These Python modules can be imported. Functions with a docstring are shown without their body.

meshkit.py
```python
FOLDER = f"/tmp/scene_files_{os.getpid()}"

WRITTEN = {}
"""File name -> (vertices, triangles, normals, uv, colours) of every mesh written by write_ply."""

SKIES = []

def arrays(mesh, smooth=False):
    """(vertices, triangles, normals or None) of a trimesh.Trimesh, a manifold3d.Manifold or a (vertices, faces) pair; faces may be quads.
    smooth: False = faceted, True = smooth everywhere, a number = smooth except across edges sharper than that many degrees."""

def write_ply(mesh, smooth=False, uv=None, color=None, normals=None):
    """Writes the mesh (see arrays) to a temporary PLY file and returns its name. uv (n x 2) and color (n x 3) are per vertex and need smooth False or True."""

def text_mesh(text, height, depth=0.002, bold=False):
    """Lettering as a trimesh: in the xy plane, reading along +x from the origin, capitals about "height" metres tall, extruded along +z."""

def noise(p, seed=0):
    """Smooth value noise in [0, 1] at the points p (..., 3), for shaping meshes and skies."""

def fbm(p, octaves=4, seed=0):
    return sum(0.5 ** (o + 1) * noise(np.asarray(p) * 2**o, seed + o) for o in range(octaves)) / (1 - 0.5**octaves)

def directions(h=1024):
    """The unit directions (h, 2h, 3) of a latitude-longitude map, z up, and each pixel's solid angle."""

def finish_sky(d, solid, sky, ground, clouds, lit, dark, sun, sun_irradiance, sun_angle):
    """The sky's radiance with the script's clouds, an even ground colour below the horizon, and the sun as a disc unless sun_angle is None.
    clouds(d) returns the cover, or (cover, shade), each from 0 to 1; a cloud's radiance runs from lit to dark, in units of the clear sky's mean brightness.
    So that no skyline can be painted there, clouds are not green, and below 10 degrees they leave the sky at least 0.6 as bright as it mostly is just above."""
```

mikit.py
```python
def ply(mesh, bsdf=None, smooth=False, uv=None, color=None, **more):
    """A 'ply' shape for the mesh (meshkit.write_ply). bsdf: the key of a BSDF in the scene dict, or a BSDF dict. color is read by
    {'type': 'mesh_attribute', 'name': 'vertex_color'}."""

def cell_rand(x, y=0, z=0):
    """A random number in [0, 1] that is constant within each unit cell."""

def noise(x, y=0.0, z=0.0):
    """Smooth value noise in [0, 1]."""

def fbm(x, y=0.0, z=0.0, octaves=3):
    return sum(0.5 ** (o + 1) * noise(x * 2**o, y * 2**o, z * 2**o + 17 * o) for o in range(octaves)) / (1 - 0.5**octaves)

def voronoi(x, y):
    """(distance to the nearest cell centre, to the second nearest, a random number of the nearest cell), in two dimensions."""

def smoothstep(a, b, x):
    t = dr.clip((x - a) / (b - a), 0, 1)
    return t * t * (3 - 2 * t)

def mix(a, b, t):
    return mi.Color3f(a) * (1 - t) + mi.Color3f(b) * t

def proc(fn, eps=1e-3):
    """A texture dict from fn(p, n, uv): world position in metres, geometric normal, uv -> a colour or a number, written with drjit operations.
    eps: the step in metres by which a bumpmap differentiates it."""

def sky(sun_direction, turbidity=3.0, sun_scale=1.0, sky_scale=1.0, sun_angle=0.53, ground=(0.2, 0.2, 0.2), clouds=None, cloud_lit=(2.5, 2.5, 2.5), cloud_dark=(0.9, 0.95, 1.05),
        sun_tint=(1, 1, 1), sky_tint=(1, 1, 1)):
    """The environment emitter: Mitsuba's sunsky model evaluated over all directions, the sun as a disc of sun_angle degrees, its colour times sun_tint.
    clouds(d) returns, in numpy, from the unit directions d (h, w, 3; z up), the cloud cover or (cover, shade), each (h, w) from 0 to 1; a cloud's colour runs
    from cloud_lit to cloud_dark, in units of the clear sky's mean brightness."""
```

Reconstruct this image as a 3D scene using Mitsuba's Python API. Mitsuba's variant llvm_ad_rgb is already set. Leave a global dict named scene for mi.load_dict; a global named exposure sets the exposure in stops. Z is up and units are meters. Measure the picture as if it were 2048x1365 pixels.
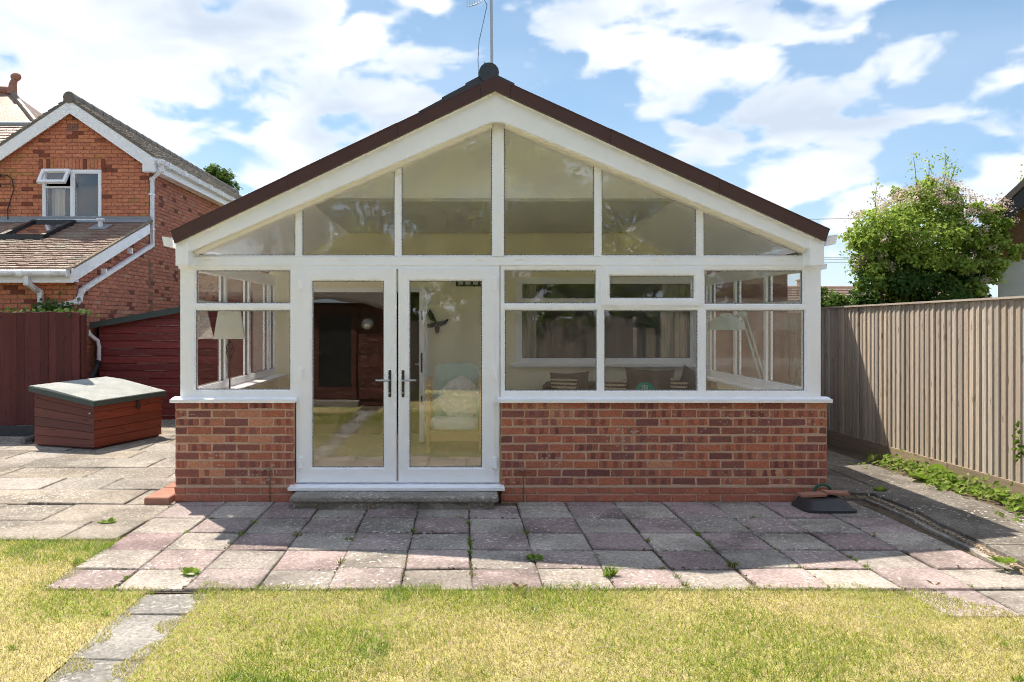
import math
import numpy as np, trimesh, drjit as dr, mitsuba as mi
import mikit, meshkit
from mikit import noise, fbm, voronoi, cell_rand, smoothstep, mix, proc
from shapely.geometry import Polygon, box as sbox, Point
from shapely import affinity, union_all
import shapely

T = mi.ScalarTransform4f
scene, labels = {}, {}
RNG = np.random.default_rng(11)

# ------------------------------------------------------------------ camera, sky, exposure
EYE_Y, EYE_Z = -7.37, 1.65
scene['camera'] = {'type': 'perspective', 'fov': 65.24, 'fov_axis': 'x', 'near_clip': 0.05, 'far_clip': 3000.0,
                   'to_world': T().look_at(origin=[0, EYE_Y, EYE_Z], target=[0, 0, EYE_Z], up=[0, 0, 1]),
                   'principal_point_offset_x': 0.0508, 'principal_point_offset_y': 0.0275}


def _dir(az, el):
    a, e = math.radians(az), math.radians(el)
    return np.array([math.sin(a) * math.cos(e), math.cos(a) * math.cos(e), math.sin(e)])


# banks of cloud (azimuth east of the view axis, elevation, radius in degrees, weight; negative = clear gap)
CLOUD_BANKS = [(-27, 14.5, 7.0, .34), (-21, 19.5, 6.0, .30), (-10, 18.6, 5.2, .26), (-4.5, 16, 2.8, .20), (-11.5, 12.4, 3.2, .22), (-26, 21, 6, .22), (-7.5, 12.6, 1.8, .16),
               (-16.6, 12.6, 2.1, -.42), (-17, 9.2, 2.4, -.36), (-10.6, 15.2, 1.3, -.14), (1.0, 18.2, 4.2, -.40), (4.5, 14.5, 2.6, -.30), (-2.2, 21.6, 1.8, .30),
               (11.5, 18.9, 2.9, .30), (8.2, 20.2, 1.8, .18), (14.8, 16.6, 1.9, .26), (20.5, 20.6, 3.2, .28), (25.5, 20.0, 3.0, .26), (17, 21.5, 2.6, .16),
               (21.9, 14.2, 1.9, .42), (26.7, 15.0, 1.1, .34), (17.4, 10.9, 2.2, .34), (20.5, 8.6, 2.4, .2), (24.5, 8.9, 3.0, .38), (27.5, 7.6, 2.4, .26), (26, 3.5, 4.0, .2),
               (31.5, 14.0, 3.6, -.42), (29, 10.8, 2.2, -.26), (18.2, 14.2, 1.7, -.36), (24.3, 12.2, 1.3, -.34), (24.2, 17.0, 1.5, -.26), (10.5, 12.2, 3.6, -.40), (35, 14.2, 1.4, .34), (-30, 5, 5, .1),
               (-14, 7.0, 2.0, -.1), (14, 13.4, 1.2, -.25), (20, 12.3, 1.2, -.45), (26.3, 12.4, 1.5, -.45), (31.5, 9.5, 2.4, -.40), (16.3, 14.6, 1.2, -.2), (3, 14, 8, -.06), (-14, 13, 2.2, -.12), (-21, 11, 2.0, -.1)]


def clouds(d):
    x, y, z = d[..., 0], d[..., 1], d[..., 2]
    p = np.stack([x, y, z * 1.9], -1)
    warp = np.stack([meshkit.fbm(p * 9 + o, 3, 31) - .5 for o in (0, 17.0, 41.0)], -1) * .10
    n = .46 * meshkit.fbm((p + warp) * 6.5 + 3.1, 7, 4) + .54 * meshkit.fbm((p + warp) * 17.0 + 9.0, 7, 9)
    bias = np.full(x.shape, .095)
    for az, el, r, w in CLOUD_BANKS:
        ang2 = 2 * (1 - np.clip(d @ _dir(az, el), -1, 1))
        bias = bias + .72 * w * np.exp(-ang2 / (2 * math.radians(r * .66) ** 2))
    s = .5 + (n - .5) * 2.5 + bias
    t = np.clip((s - .45) / .30, 0, 1)
    cover = t * t * (3 - 2 * t)
    veil = .16 * np.clip((meshkit.fbm(p * 4 + 70.0, 5, 15) - .35) * 3, 0, 1)
    low = np.clip(1 - np.clip(z, 0, 1) / .16, 0, 1)
    cover = np.maximum(np.maximum(cover * .98, veil), .5 * low)
    shade = np.clip((meshkit.fbm((p + warp) * 9 + 40.0, 5, 21) - .40) * 2.6, 0, 1) * np.clip((s - .52) / .2, 0, 1)
    return cover, shade


scene['sky'] = mikit.sky((-0.35, 0.50, 1.0), turbidity=3.0, sun_scale=.54, sky_scale=.42, clouds=clouds, ground=(.25, .22, .15),
                         cloud_lit=(2.56, 2.66, 2.82), cloud_dark=(1.60, 1.82, 2.12), sky_tint=(.99, 1.05, 1.02), sun_tint=(.95, 1.0, 1.07))
exposure = 3.42


# ------------------------------------------------------------------ helpers
def fx(u, y=0.0):
    """facade survey: horizontal station u -> metres in the plane y"""
    return (u - 920) * (y - EYE_Y) / 1600


def fz(v, y=0.0):
    return EYE_Z + (645 - v) * (y - EYE_Y) / 1600


def key(parent, name):
    k = f'{parent}__{name}' if parent else name
    if k not in scene and k not in labels:
        return k
    i = 1
    while f'{k}_{i:03d}' in scene or f'{k}_{i:03d}' in labels:
        i += 1
    return f'{k}_{i:03d}'


def put(parent, name, mesh, m, **kw):
    if isinstance(mesh, list):
        mesh = join(mesh)
    k = key(parent, name)
    scene[k] = mikit.ply(mesh, m, **kw)
    return k


def thing(name, label, cat, group=None):
    k = key(None, name)
    labels[k] = {'label': label, 'category': cat}
    if group:
        labels[k]['group'] = group
    return k


def tag(k, label, cat=None, group=None, kind=None):
    labels[k] = {a: b for a, b in (('label', label), ('category', cat), ('group', group), ('kind', kind)) if b}
    return k


def join(ms):
    vs, fs, o = [], [], 0
    for m in ms:
        v, f = (np.asarray(m[0]), np.asarray(m[1])) if isinstance(m, tuple) else (np.asarray(m.vertices), np.asarray(m.faces))
        vs.append(v); fs.append(f + o); o += len(v)
    return np.vstack(vs), np.vstack(fs)


BF = np.array([[0, 3, 2], [0, 2, 1], [4, 5, 6], [4, 6, 7], [0, 1, 5], [0, 5, 4], [1, 2, 6], [1, 6, 5], [2, 3, 7], [2, 7, 6], [3, 0, 4], [3, 4, 7]])


def box(x0, x1, y0, y1, z0, z1):
    return np.array([[x0, y0, z0], [x1, y0, z0], [x1, y1, z0], [x0, y1, z0], [x0, y0, z1], [x1, y0, z1], [x1, y1, z1], [x0, y1, z1]], float), BF


def hull(pts):
    h = trimesh.convex.convex_hull(np.asarray(pts, float))
    return np.asarray(h.vertices), np.asarray(h.faces)


def cbox(x0, x1, y0, y1, z0, z1, c=.004):
    c = min(c, .45 * min(x1 - x0, y1 - y0, z1 - z0))
    P = [box(x0 + c, x1 - c, y0 + c, y1 - c, z0, z1)[0], box(x0, x1, y0 + c, y1 - c, z0 + c, z1 - c)[0], box(x0 + c, x1 - c, y0, y1, z0 + c, z1 - c)[0]]
    return hull(np.vstack(P))


def bar(p, q, w, h, up=(0, 0, 1)):
    """box along p-q, w sideways, h along up"""
    p, q, up = np.array(p, float), np.array(q, float), np.array(up, float)
    a = (q - p) / np.linalg.norm(q - p)
    s = np.cross(a, up); s /= np.linalg.norm(s)
    u = np.cross(s, a)
    v = [e + s * i * w / 2 + u * j * h / 2 for e in (p, q) for i, j in ((-1, -1), (1, -1), (1, 1), (-1, 1))]
    return hull(v)


def prism(poly, lo, hi, plane='xz'):
    """shapely polygon extruded between lo and hi along the missing axis"""
    out = []
    for g in getattr(poly, 'geoms', [poly]):
        if g.is_empty or g.area < 1e-8 or g.geom_type != 'Polygon':
            continue
        m = trimesh.creation.extrude_polygon(g, hi - lo, engine='earcut')
        v, f = np.array(m.vertices), np.array(m.faces)
        if plane == 'xz':
            v = np.stack([v[:, 0], lo + v[:, 2], v[:, 1]], 1); f = f[:, ::-1]
        elif plane == 'yz':
            v = np.stack([lo + v[:, 2], v[:, 0], v[:, 1]], 1)
        else:
            v = v + [0, 0, lo]
        out.append((v, f))
    return join(out)


def tube(pts, r, n=8, r1=None):
    p = np.asarray(pts, float)
    rs = np.linspace(r, r if r1 is None else r1, len(p)) if np.isscalar(r) else np.asarray(r)
    t = np.gradient(p, axis=0); t /= np.linalg.norm(t, axis=1, keepdims=True)
    ref = np.array([0, 0, 1.0]) if abs(t[0, 2]) < .9 else np.array([1.0, 0, 0])
    rings = []
    for i in range(len(p)):
        s = np.cross(t[i], ref); s /= np.linalg.norm(s); u = np.cross(s, t[i]); ref = u
        a = np.arange(n) * 2 * np.pi / n
        rings.append(p[i] + rs[i] * (np.cos(a)[:, None] * s + np.sin(a)[:, None] * u))
    v = np.vstack(rings + [p[:1], p[-1:]])
    f, m = [], len(p)
    for i in range(m - 1):
        for j in range(n):
            a, b, c, d = i * n + j, i * n + (j + 1) % n, (i + 1) * n + (j + 1) % n, (i + 1) * n + j
            f += [[a, b, c], [a, c, d]]
    for j in range(n):
        f += [[m * n, (j + 1) % n, j], [m * n + 1, (m - 1) * n + j, (m - 1) * n + (j + 1) % n]]
    f = np.array(f)
    return v, f[:, ::-1]


def lathe(prof, c, n=20):
    prof = np.array(prof, float)
    a = np.arange(n) * 2 * np.pi / n
    v = np.stack([prof[:, :1] * np.cos(a) + c[0], prof[:, :1] * np.sin(a) + c[1], np.repeat(prof[:, 1:], n, 1) + c[2]], -1).reshape(-1, 3)
    f = []
    for i in range(len(prof) - 1):
        for j in range(n):
            a0, b0, c0, d0 = i * n + j, i * n + (j + 1) % n, (i + 1) * n + (j + 1) % n, (i + 1) * n + j
            f += [[a0, b0, c0], [a0, c0, d0]]
    return v, np.array(f)


def blob(c, r, seed=0, amp=.12, freq=2.0, sub=3, power=2.0):
    """soft rounded body (cushions, stones): superellipsoid with a little noise"""
    m = trimesh.creation.icosphere(sub)
    v = np.array(m.vertices)
    if power != 2:
        v = v / (np.abs(v) ** power).sum(1, keepdims=True) ** (1 / power)
    v = v * (1 + amp * (meshkit.fbm(v * freq + seed * 7.3, 3, seed) - .5)[:, None] * 2)
    return v * np.array(r) + np.array(c), np.array(m.faces)


def rotz(mesh, a, c):
    v, f = mesh
    ca, sa = math.cos(a), math.sin(a)
    w = np.asarray(v) - c
    return np.stack([w[:, 0] * ca - w[:, 1] * sa, w[:, 0] * sa + w[:, 1] * ca, w[:, 2]], 1) + c, f


def piece(o, a, b, n, L, H, D, proud=0.0, c=.004, jit=0.0, ident=0):
    """one brick, slab or tile: face centre o, length axis a, height axis b, outward axis n, depth D; chamfered face; uv.x = ident + 0..1 along a"""
    o, a, b, n = (np.asarray(x, float) for x in (o, a, b, n))
    uvc = np.array([[-1, -1], [1, -1], [1, 1], [-1, 1]])
    j = RNG.normal(0, jit, (4, 2)) if jit else 0
    outer = uvc * [L / 2, H / 2] + j
    inner = outer - uvc * c
    P = lambda q, d: o + q[:, :1] * a + q[:, 1:] * b + d * n
    v = np.vstack([P(inner, proud), P(outer, proud - c), P(outer, proud - D)])
    f = [[0, 1, 2], [0, 2, 3]]
    for r in (0, 4):
        for i in range(4):
            k = (i + 1) % 4
            f += [[r + i, r + 4 + i, r + 4 + k], [r + i, r + 4 + k, r + k]]
    f = np.array(f)
    if np.dot(np.cross(a, b), n) < 0:
        f = f[:, ::-1]
    uv = np.vstack([inner, outer, outer]) / [L, H] + .5
    uv[:, 0] = ident + np.clip(uv[:, 0], .002, .998)
    uv[:, 1] = np.clip(uv[:, 1], 0, 1)
    return v, f, uv


def spread(parent, name, items, m, limit=300, mass=None):
    """items (v, f, uv, weight): the heaviest as parts, the rest one stuff part"""
    order = sorted(range(len(items)), key=lambda i: -items[i][3])
    for i in order[:limit]:
        v, f, uv, _ = items[i]
        put(parent, name, (v, f), m, uv=uv)
    rest = order[limit:]
    if rest:
        v, f = join([(items[i][0], items[i][1]) for i in rest])
        k = put(parent, mass or name + 'work', (v, f), m, uv=np.vstack([items[i][2] for i in rest]))
        labels[k] = {'kind': 'stuff'}


# ------------------------------------------------------------------ materials
def mat(name, col, rough=.6, spec=.3, bump=None, scale=.002, eps=1e-3, two=True, **kw):
    c = {'type': 'rgb', 'value': list(col)} if isinstance(col, (tuple, list)) else (col if isinstance(col, dict) else proc(col))
    b = {'type': 'principled', 'base_color': c, 'roughness': rough, 'specular': spec, **kw}
    if bump is not None:
        b = {'type': 'bumpmap', 'tex': proc(bump, eps), 'scale': scale, 'bsdf': b}
    scene[name] = {'type': 'twosided', 'bsdf': b} if two else b


VC = {'type': 'mesh_attribute', 'name': 'vertex_color'}


def upvc_fn(p, n, uv):
    g = fbm(p.x * 3, p.y * 3, p.z * 1.2)
    s = fbm(p.x * 30, p.y * 30, p.z * 2.0)
    return mix((.855, .88, .93), (.80, .825, .87), smoothstep(.5, .8, g) * .5 + smoothstep(.55, .8, s) * .3)


mat('upvc', upvc_fn, .32, .45)
mat('old_upvc', lambda p, n, uv: mix((.84, .81, .73), (.74, .70, .60), fbm(p.x * 4, p.y * 4, p.z * 8)), .4, .4)
mat('brown_verge_plastic', lambda p, n, uv: mix((.058, .024, .021), (.075, .033, .028), fbm(p.x * 6, p.y * 6, p.z * 6)), .42, .4)
mat('rubber', (.17, .17, .17), .6, .3)
mat('chrome', (.55, .56, .58), .12, .5, metallic=1.0)
scene['window_glass'] = {'type': 'thindielectric', 'int_ior': 1.72}


def brick_fn(p, n, uv):
    i = dr.floor(uv.x); u = uv.x - i; v = uv.y
    r, r2, r3, r4 = (cell_rand(i, k, 5) for k in (1, 2, 3, 4))
    base = mix((.44, .155, .092), (.30, .112, .082), smoothstep(.1, .95, r))
    base = mix(base, mi.Color3f(.50, .23, .14), smoothstep(.86, .95, r4))
    wob = (noise(u * 9 + i * 3, v * 4, 3) - .5) * .05
    hw = .085 + .05 * r3
    band = lambda c: smoothstep(hw + .012, hw - .012, dr.abs(u + wob - c)) * smoothstep(.5, .42, dr.abs(v - .5 + wob))
    marks = dr.minimum(band(.24 + .06 * r4) + band(.73 - .08 * r), 1)
    whole = smoothstep(.48, .46, dr.abs(u - .5)) * smoothstep(.48, .40, dr.abs(v - .5))
    m = dr.select(r2 < .46, marks, dr.select(r2 < .68, whole, dr.select(r2 < .78, band(.3), 0.0)))
    base = mix(base, mi.Color3f(.165, .070, .066) * (.8 + .5 * r3), m * (.5 + .45 * r))
    g = fbm(p.x * 60, p.y * 60, p.z * 60)
    base = base * (.72 + .56 * g)
    lime = smoothstep(.72, .82, noise(p.x * 45, p.y * 45, p.z * 45)) * smoothstep(.6, .75, noise(p.x * 4, p.y * 4, p.z * 5))
    return mix(base, mi.Color3f(.45, .38, .32), lime * .6)


def rough_fn(p, n, uv):
    return fbm(p.x * 90, p.y * 90, p.z * 90, octaves=3)


mat('front_brick', brick_fn, .8, .25, rough_fn, .004)
mat('red_brick', lambda p, n, uv: mix((.44, .160, .105), (.36, .130, .095), cell_rand(dr.floor(uv.x), 3, 1)) * (.7 + .6 * fbm(p.x * 50, p.y * 50, p.z * 50)), .8, .25, rough_fn, .004)
mat('front_mortar', lambda p, n, uv: mix((.56, .40, .30), (.44, .32, .245), fbm(p.x * 25, p.y * 25, p.z * 25)), .9, .1, rough_fn, .005)


def house_brick_fn(p, n, uv):
    i = dr.floor(uv.x)
    r, r2 = cell_rand(i, 1, 9), cell_rand(i, 2, 9)
    base = mix((.60, .235, .130), (.50, .185, .115), r)
    base = mix(base, mi.Color3f(.47, .22, .10), smoothstep(.88, .94, r2))
    base = mix(base, mi.Color3f(.22, .07, .045), smoothstep(.12, .05, r2))
    return base * (.66 + .64 * fbm(p.x * 22, p.y * 22, p.z * 22))


mat('house_brick', house_brick_fn, .85, .2)


def side_brick_fn(p, n, uv):
    i = dr.floor(uv.x)
    r, r2 = cell_rand(i, 1, 9), cell_rand(i, 2, 9)
    base = mix((.50, .205, .135), (.40, .160, .115), r)
    base = mix(base, mi.Color3f(.46, .30, .21), smoothstep(.94, .97, r2) * .6)
    base = mix(base, mi.Color3f(.18, .065, .05), smoothstep(.14, .05, r2))
    damp = smoothstep(2.4, .8, p.z + fbm(p.y * 2, p.z * 2) * .8)
    return base * (.66 + .64 * fbm(p.x * 22, p.y * 22, p.z * 22)) * (1 - .35 * damp)


mat('side_brick', side_brick_fn, .85, .2)
mat('bungalow_brick', lambda p, n, uv: mix((.24, .115, .09), (.16, .08, .07), fbm(p.x * 12, p.y * 12, p.z * 18)), .85, .2)
mat('house_mortar', lambda p, n, uv: mix((.26, .15, .10), (.19, .115, .085), fbm(p.x * 15, p.y * 15, p.z * 15)), .9, .1)


def tile_fn(p, n, uv):
    i = dr.floor(uv.x)
    r = cell_rand(i, 1, 4)
    base = mix((.19, .115, .09), (.28, .19, .155), r)
    moss = smoothstep(.5, .75, fbm(p.x * 3, p.y * 3, p.z * 3))
    base = mix(base, mi.Color3f(.27, .25, .20), moss * .6)
    return base * (.6 + .75 * fbm(p.x * 25, p.y * 25, p.z * 25))


mat('roof_tile', tile_fn, .5, .5)
mat('mossy_tile', lambda p, n, uv: mix((.13, .105, .085), (.24, .205, .17), fbm(p.x * 9, p.y * 9, p.z * 9)) * (.5 + .9 * cell_rand(dr.floor(uv.x), 4)), .55, .45)
mat('dark_tile', lambda p, n, uv: mix((.035, .042, .055), (.06, .065, .075), fbm(p.x * 9, p.y * 9, p.z * 9)), .5, .35)
mat('terracotta', lambda p, n, uv: mix((.37, .19, .14), (.28, .145, .11), fbm(p.x * 14, p.y * 14, p.z * 14)), .85, .2)
mat('lead', (.25, .27, .29), .5, .3)
mat('black_plastic', lambda p, n, uv: mix((.022, .025, .032), (.045, .048, .056), fbm(p.x * 20, p.y * 20, p.z * 20)), .45, .4)


def make_slab(a, b, spots):
    def fn(p, n, uv):
        i = dr.floor(uv.x); r = cell_rand(i, 3, 2)
        base = mix(a, b, r)
        big = fbm(p.x * 3.5, p.y * 3.5, 1.0, octaves=4)
        fine = fbm(p.x * 70, p.y * 70, 4.0, octaves=3)
        base = base * (.62 + .55 * big) * (.55 + .9 * fine) * (.88 + .3 * cell_rand(i, 9, 4))
        base = mix(base, base * .62, smoothstep(.50, .68, fbm(p.x * 2.1, p.y * 2.6, 21.0, octaves=4)) * .7)
        d1, d2, k = voronoi(p.x * 26 + fbm(p.x * 40, p.y * 40) * 1.2, p.y * 26 + fbm(p.x * 40, p.y * 40, 5) * 1.2)
        patch = smoothstep(.42, .7, fbm(p.x * 1.6, p.y * 1.6, 9.0, octaves=3))
        sp = smoothstep(.34, .2, d1) * smoothstep(1 - spots, 1.02 - spots, k) * (.35 + .65 * patch)
        base = mix(base, mi.Color3f(.56, .55, .52), sp * .8)
        e = dr.minimum(dr.minimum(uv.x - i, 1 - uv.x + i), dr.minimum(uv.y, 1 - uv.y))
        edge = smoothstep(.07, .0, e + (fine - .5) * .06)
        return mix(base, base * .6, edge * .4)
    return fn


def slab_bump(p, n, uv):
    return fbm(p.x * 60, p.y * 60, 2.0, octaves=3)


mat('grey_slab', make_slab((.288, .265, .245), (.350, .315, .282), .24), .85, .2, slab_bump, .004)
mat('red_slab', make_slab((.272, .206, .208), (.335, .282, .274), .20), .85, .2, slab_bump, .004)
mat('buff_slab', make_slab((.275, .238, .195), (.255, .238, .215), .40), .85, .2, slab_bump, .004)
mat('pale_slab', make_slab((.27, .262, .25), (.31, .30, .285), .30), .85, .2, slab_bump, .004)
mat('path_concrete', make_slab((.185, .170, .155), (.205, .19, .17), .17), .85, .2, slab_bump, .005)


def step_fn(p, n, uv):
    base = mix((.20, .185, .165), (.33, .31, .285), fbm(p.x * 5, p.y * 9, p.z * 9, octaves=4)) * (.5 + .95 * fbm(p.x * 60, p.y * 60, p.z * 60))
    sp = smoothstep(.66, .74, noise(p.x * 55, p.y * 55, p.z * 55)) * smoothstep(.4, .6, fbm(p.x * 4, p.y * 4, p.z * 4))
    moss = smoothstep(.52, .7, fbm(p.x * 7, p.y * 7, p.z * 12 + 5)) * smoothstep(.09, .03, p.z)
    return mix(mix(base, mi.Color3f(.52, .50, .47), sp * .8), mi.Color3f(.10, .10, .06), moss * .6)


mat('step_concrete', step_fn, .9, .2, rough_fn, .006)


def aggregate_fn(p, n, uv):
    d1, d2, k = voronoi(p.y * 42, (p.x + p.z * 2) * 42)
    return mix(mix((.30, .22, .15), (.44, .38, .30), k), (.12, .095, .075), smoothstep(.35, .6, d1))


mat('aggregate', aggregate_fn, .9, .2, lambda p, n, uv: voronoi(p.y * 42, (p.x + p.z * 2) * 42)[0], .012)
mat('soil', lambda p, n, uv: mix((.075, .058, .042), (.15, .12, .09), fbm(p.x * 22, p.y * 22, 1.0, octaves=4)), .95, .1, lambda p, n, uv: fbm(p.x * 60, p.y * 60), .01)


def lawn_fn(p, n, uv):
    dry = smoothstep(.36, .64, fbm(p.x * 1.5, p.y * 1.5, 2.0, octaves=4))
    g = fbm(p.x * 40, p.y * 40, 1.0)
    return mix(mix((.24, .27, .07), (.40, .35, .17), dry), (.34, .28, .16), smoothstep(.4, .75, g))


mat('lawn_soil', lawn_fn, .95, .1)
scene['grass_blade'] = {'type': 'principledthin', 'base_color': VC, 'roughness': .6, 'diff_trans': .9, 'spec_trans': 0.0}
scene['leaf'] = {'type': 'principledthin', 'base_color': VC, 'roughness': .45, 'diff_trans': 1.0, 'spec_trans': 0.0}
mat('bark', lambda p, n, uv: mix((.11, .085, .06), (.20, .16, .12), fbm(p.x * 12, p.y * 12, p.z * 4)), .9, .1)
mat('ground_earth', lambda p, n, uv: mix((.11, .12, .05), (.16, .15, .07), fbm(p.x * .3, p.y * .3, 1.0, octaves=4)), .95, .1)


def wood_fn(ca, cb, ck, axis, wear=.0):
    def fn(p, n, uv):
        i = dr.floor(uv.x); r = cell_rand(i, 3, 1)
        al, ac = (p.z, p.y + p.x) if axis == 'z' else (p.x + p.y, p.z)
        g = fbm(ac * 110 + r * 50, al * 2.5, r * 9, octaves=3)
        lg = fbm(ac * 14 + r * 31, al * 1.1, r * 5, octaves=3)
        c = mix(ca, cb, r * .5 + lg * .6) * (.68 + .62 * g) * (.80 + .40 * cell_rand(i, 6, 2)) * mix((1.04, 1, .95), (.95, 1, 1.06), cell_rand(i, 8, 2))
        kx = ac * 9 + r * 40
        d1, d2, k = voronoi(kx, al * 3.0 + r * 17)
        knot = smoothstep(.15, .05, d1) * smoothstep(.45, .55, k)
        c = mix(c, mi.Color3f(ck), knot * .8)
        if wear:
            w = smoothstep(.60, .72, fbm(al * 9 + r * 20, ac * 60, 3.0)) * wear
            c = mix(c, mi.Color3f(.42, .34, .30), w)
        return c
    return fn


mat('weathered_fence', wood_fn((.455, .385, .315), (.415, .365, .32), (.20, .14, .10), 'z', .35), .8, .2, lambda p, n, uv: fbm((p.y + p.x) * 120, p.z * 3), .002)
mat('bleached_rail', lambda p, n, uv: mix((.52, .47, .42), (.40, .34, .29), fbm(p.x * 60, p.y * 3, p.z * 60)), .85, .2)
mat('grey_fence', wood_fn((.13, .12, .115), (.10, .095, .092), (.06, .05, .05), 'z', .15), .85, .2)
mat('fence_rail', wood_fn((.26, .19, .14), (.31, .24, .18), (.1, .07, .05), 'x'), .85, .2)
mat('gravel_wood', wood_fn((.36, .28, .21), (.31, .25, .19), (.15, .1, .07), 'x'), .85, .2)
mat('red_fence', wood_fn((.115, .030, .027), (.075, .022, .021), (.05, .015, .015), 'z'), .7, .3)
mat('shed_red', wood_fn((.25, .042, .040), (.20, .035, .034), (.14, .03, .03), 'x', .10), .55, .35)
mat('box_end', wood_fn((.150, .050, .038), (.115, .040, .033), (.05, .02, .02), 'x'), .6, .3)
mat('box_front', wood_fn((.25, .050, .024), (.17, .038, .022), (.09, .03, .02), 'x'), .5, .35)
mat('felt', lambda p, n, uv: mix((.25, .27, .265), (.38, .40, .39), fbm(p.x * 90, p.y * 90, p.z * 90, octaves=2)) * (.8 + .4 * fbm(p.x * 5, p.y * 5)), .9, .2)
mat('felt_edge', lambda p, n, uv: mix((.055, .075, .07), (.09, .11, .10), fbm(p.x * 60, p.y * 60, p.z * 60)), .9, .2)
mat('summer_wood', wood_fn((.12, .035, .03), (.09, .028, .025), (.04, .02, .02), 'x', .25), .7, .3)
mat('cream_paint', (.88, .85, .67), .7, .2)
mat('ceiling_paint', (.86, .88, .90), .8, .1)
mat('grey_board', (.52, .535, .52), .7, .2)
mat('laminate', lambda p, n, uv: mix((.64, .53, .37), (.56, .45, .30), fbm(p.x * 20, p.y * 2)), .4, .4)
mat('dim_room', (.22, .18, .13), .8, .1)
mat('lamp_shade', (.74, .74, .66), .8, .1)
mat('dark_metal', (.03, .028, .027), .4, .4)
mat('teal_metal', (.33, .46, .45), .35, .4)
mat('pine', lambda p, n, uv: mix((.72, .54, .30), (.62, .45, .23), fbm(p.x * 30, p.y * 4, p.z * 30)), .5, .3)
mat('cream_fabric', lambda p, n, uv: mix((.86, .85, .79), (.78, .77, .71), fbm(p.x * 40, p.y * 40, p.z * 40)), .9, .1, lambda p, n, uv: fbm(p.x * 50, p.y * 50, p.z * 50), .012)
mat('brown_fabric', lambda p, n, uv: mix((.16, .115, .095), (.20, .15, .125), fbm(p.x * 40, p.y * 40, p.z * 40)), .9, .1)


def stripe_fn(p, n, uv):
    s = dr.abs((p.z * 22 + p.x * .6) - dr.floor(p.z * 22 + p.x * .6) - .5)
    return mix((.55, .44, .32), (.12, .085, .07), smoothstep(.28, .22, s))


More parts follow.
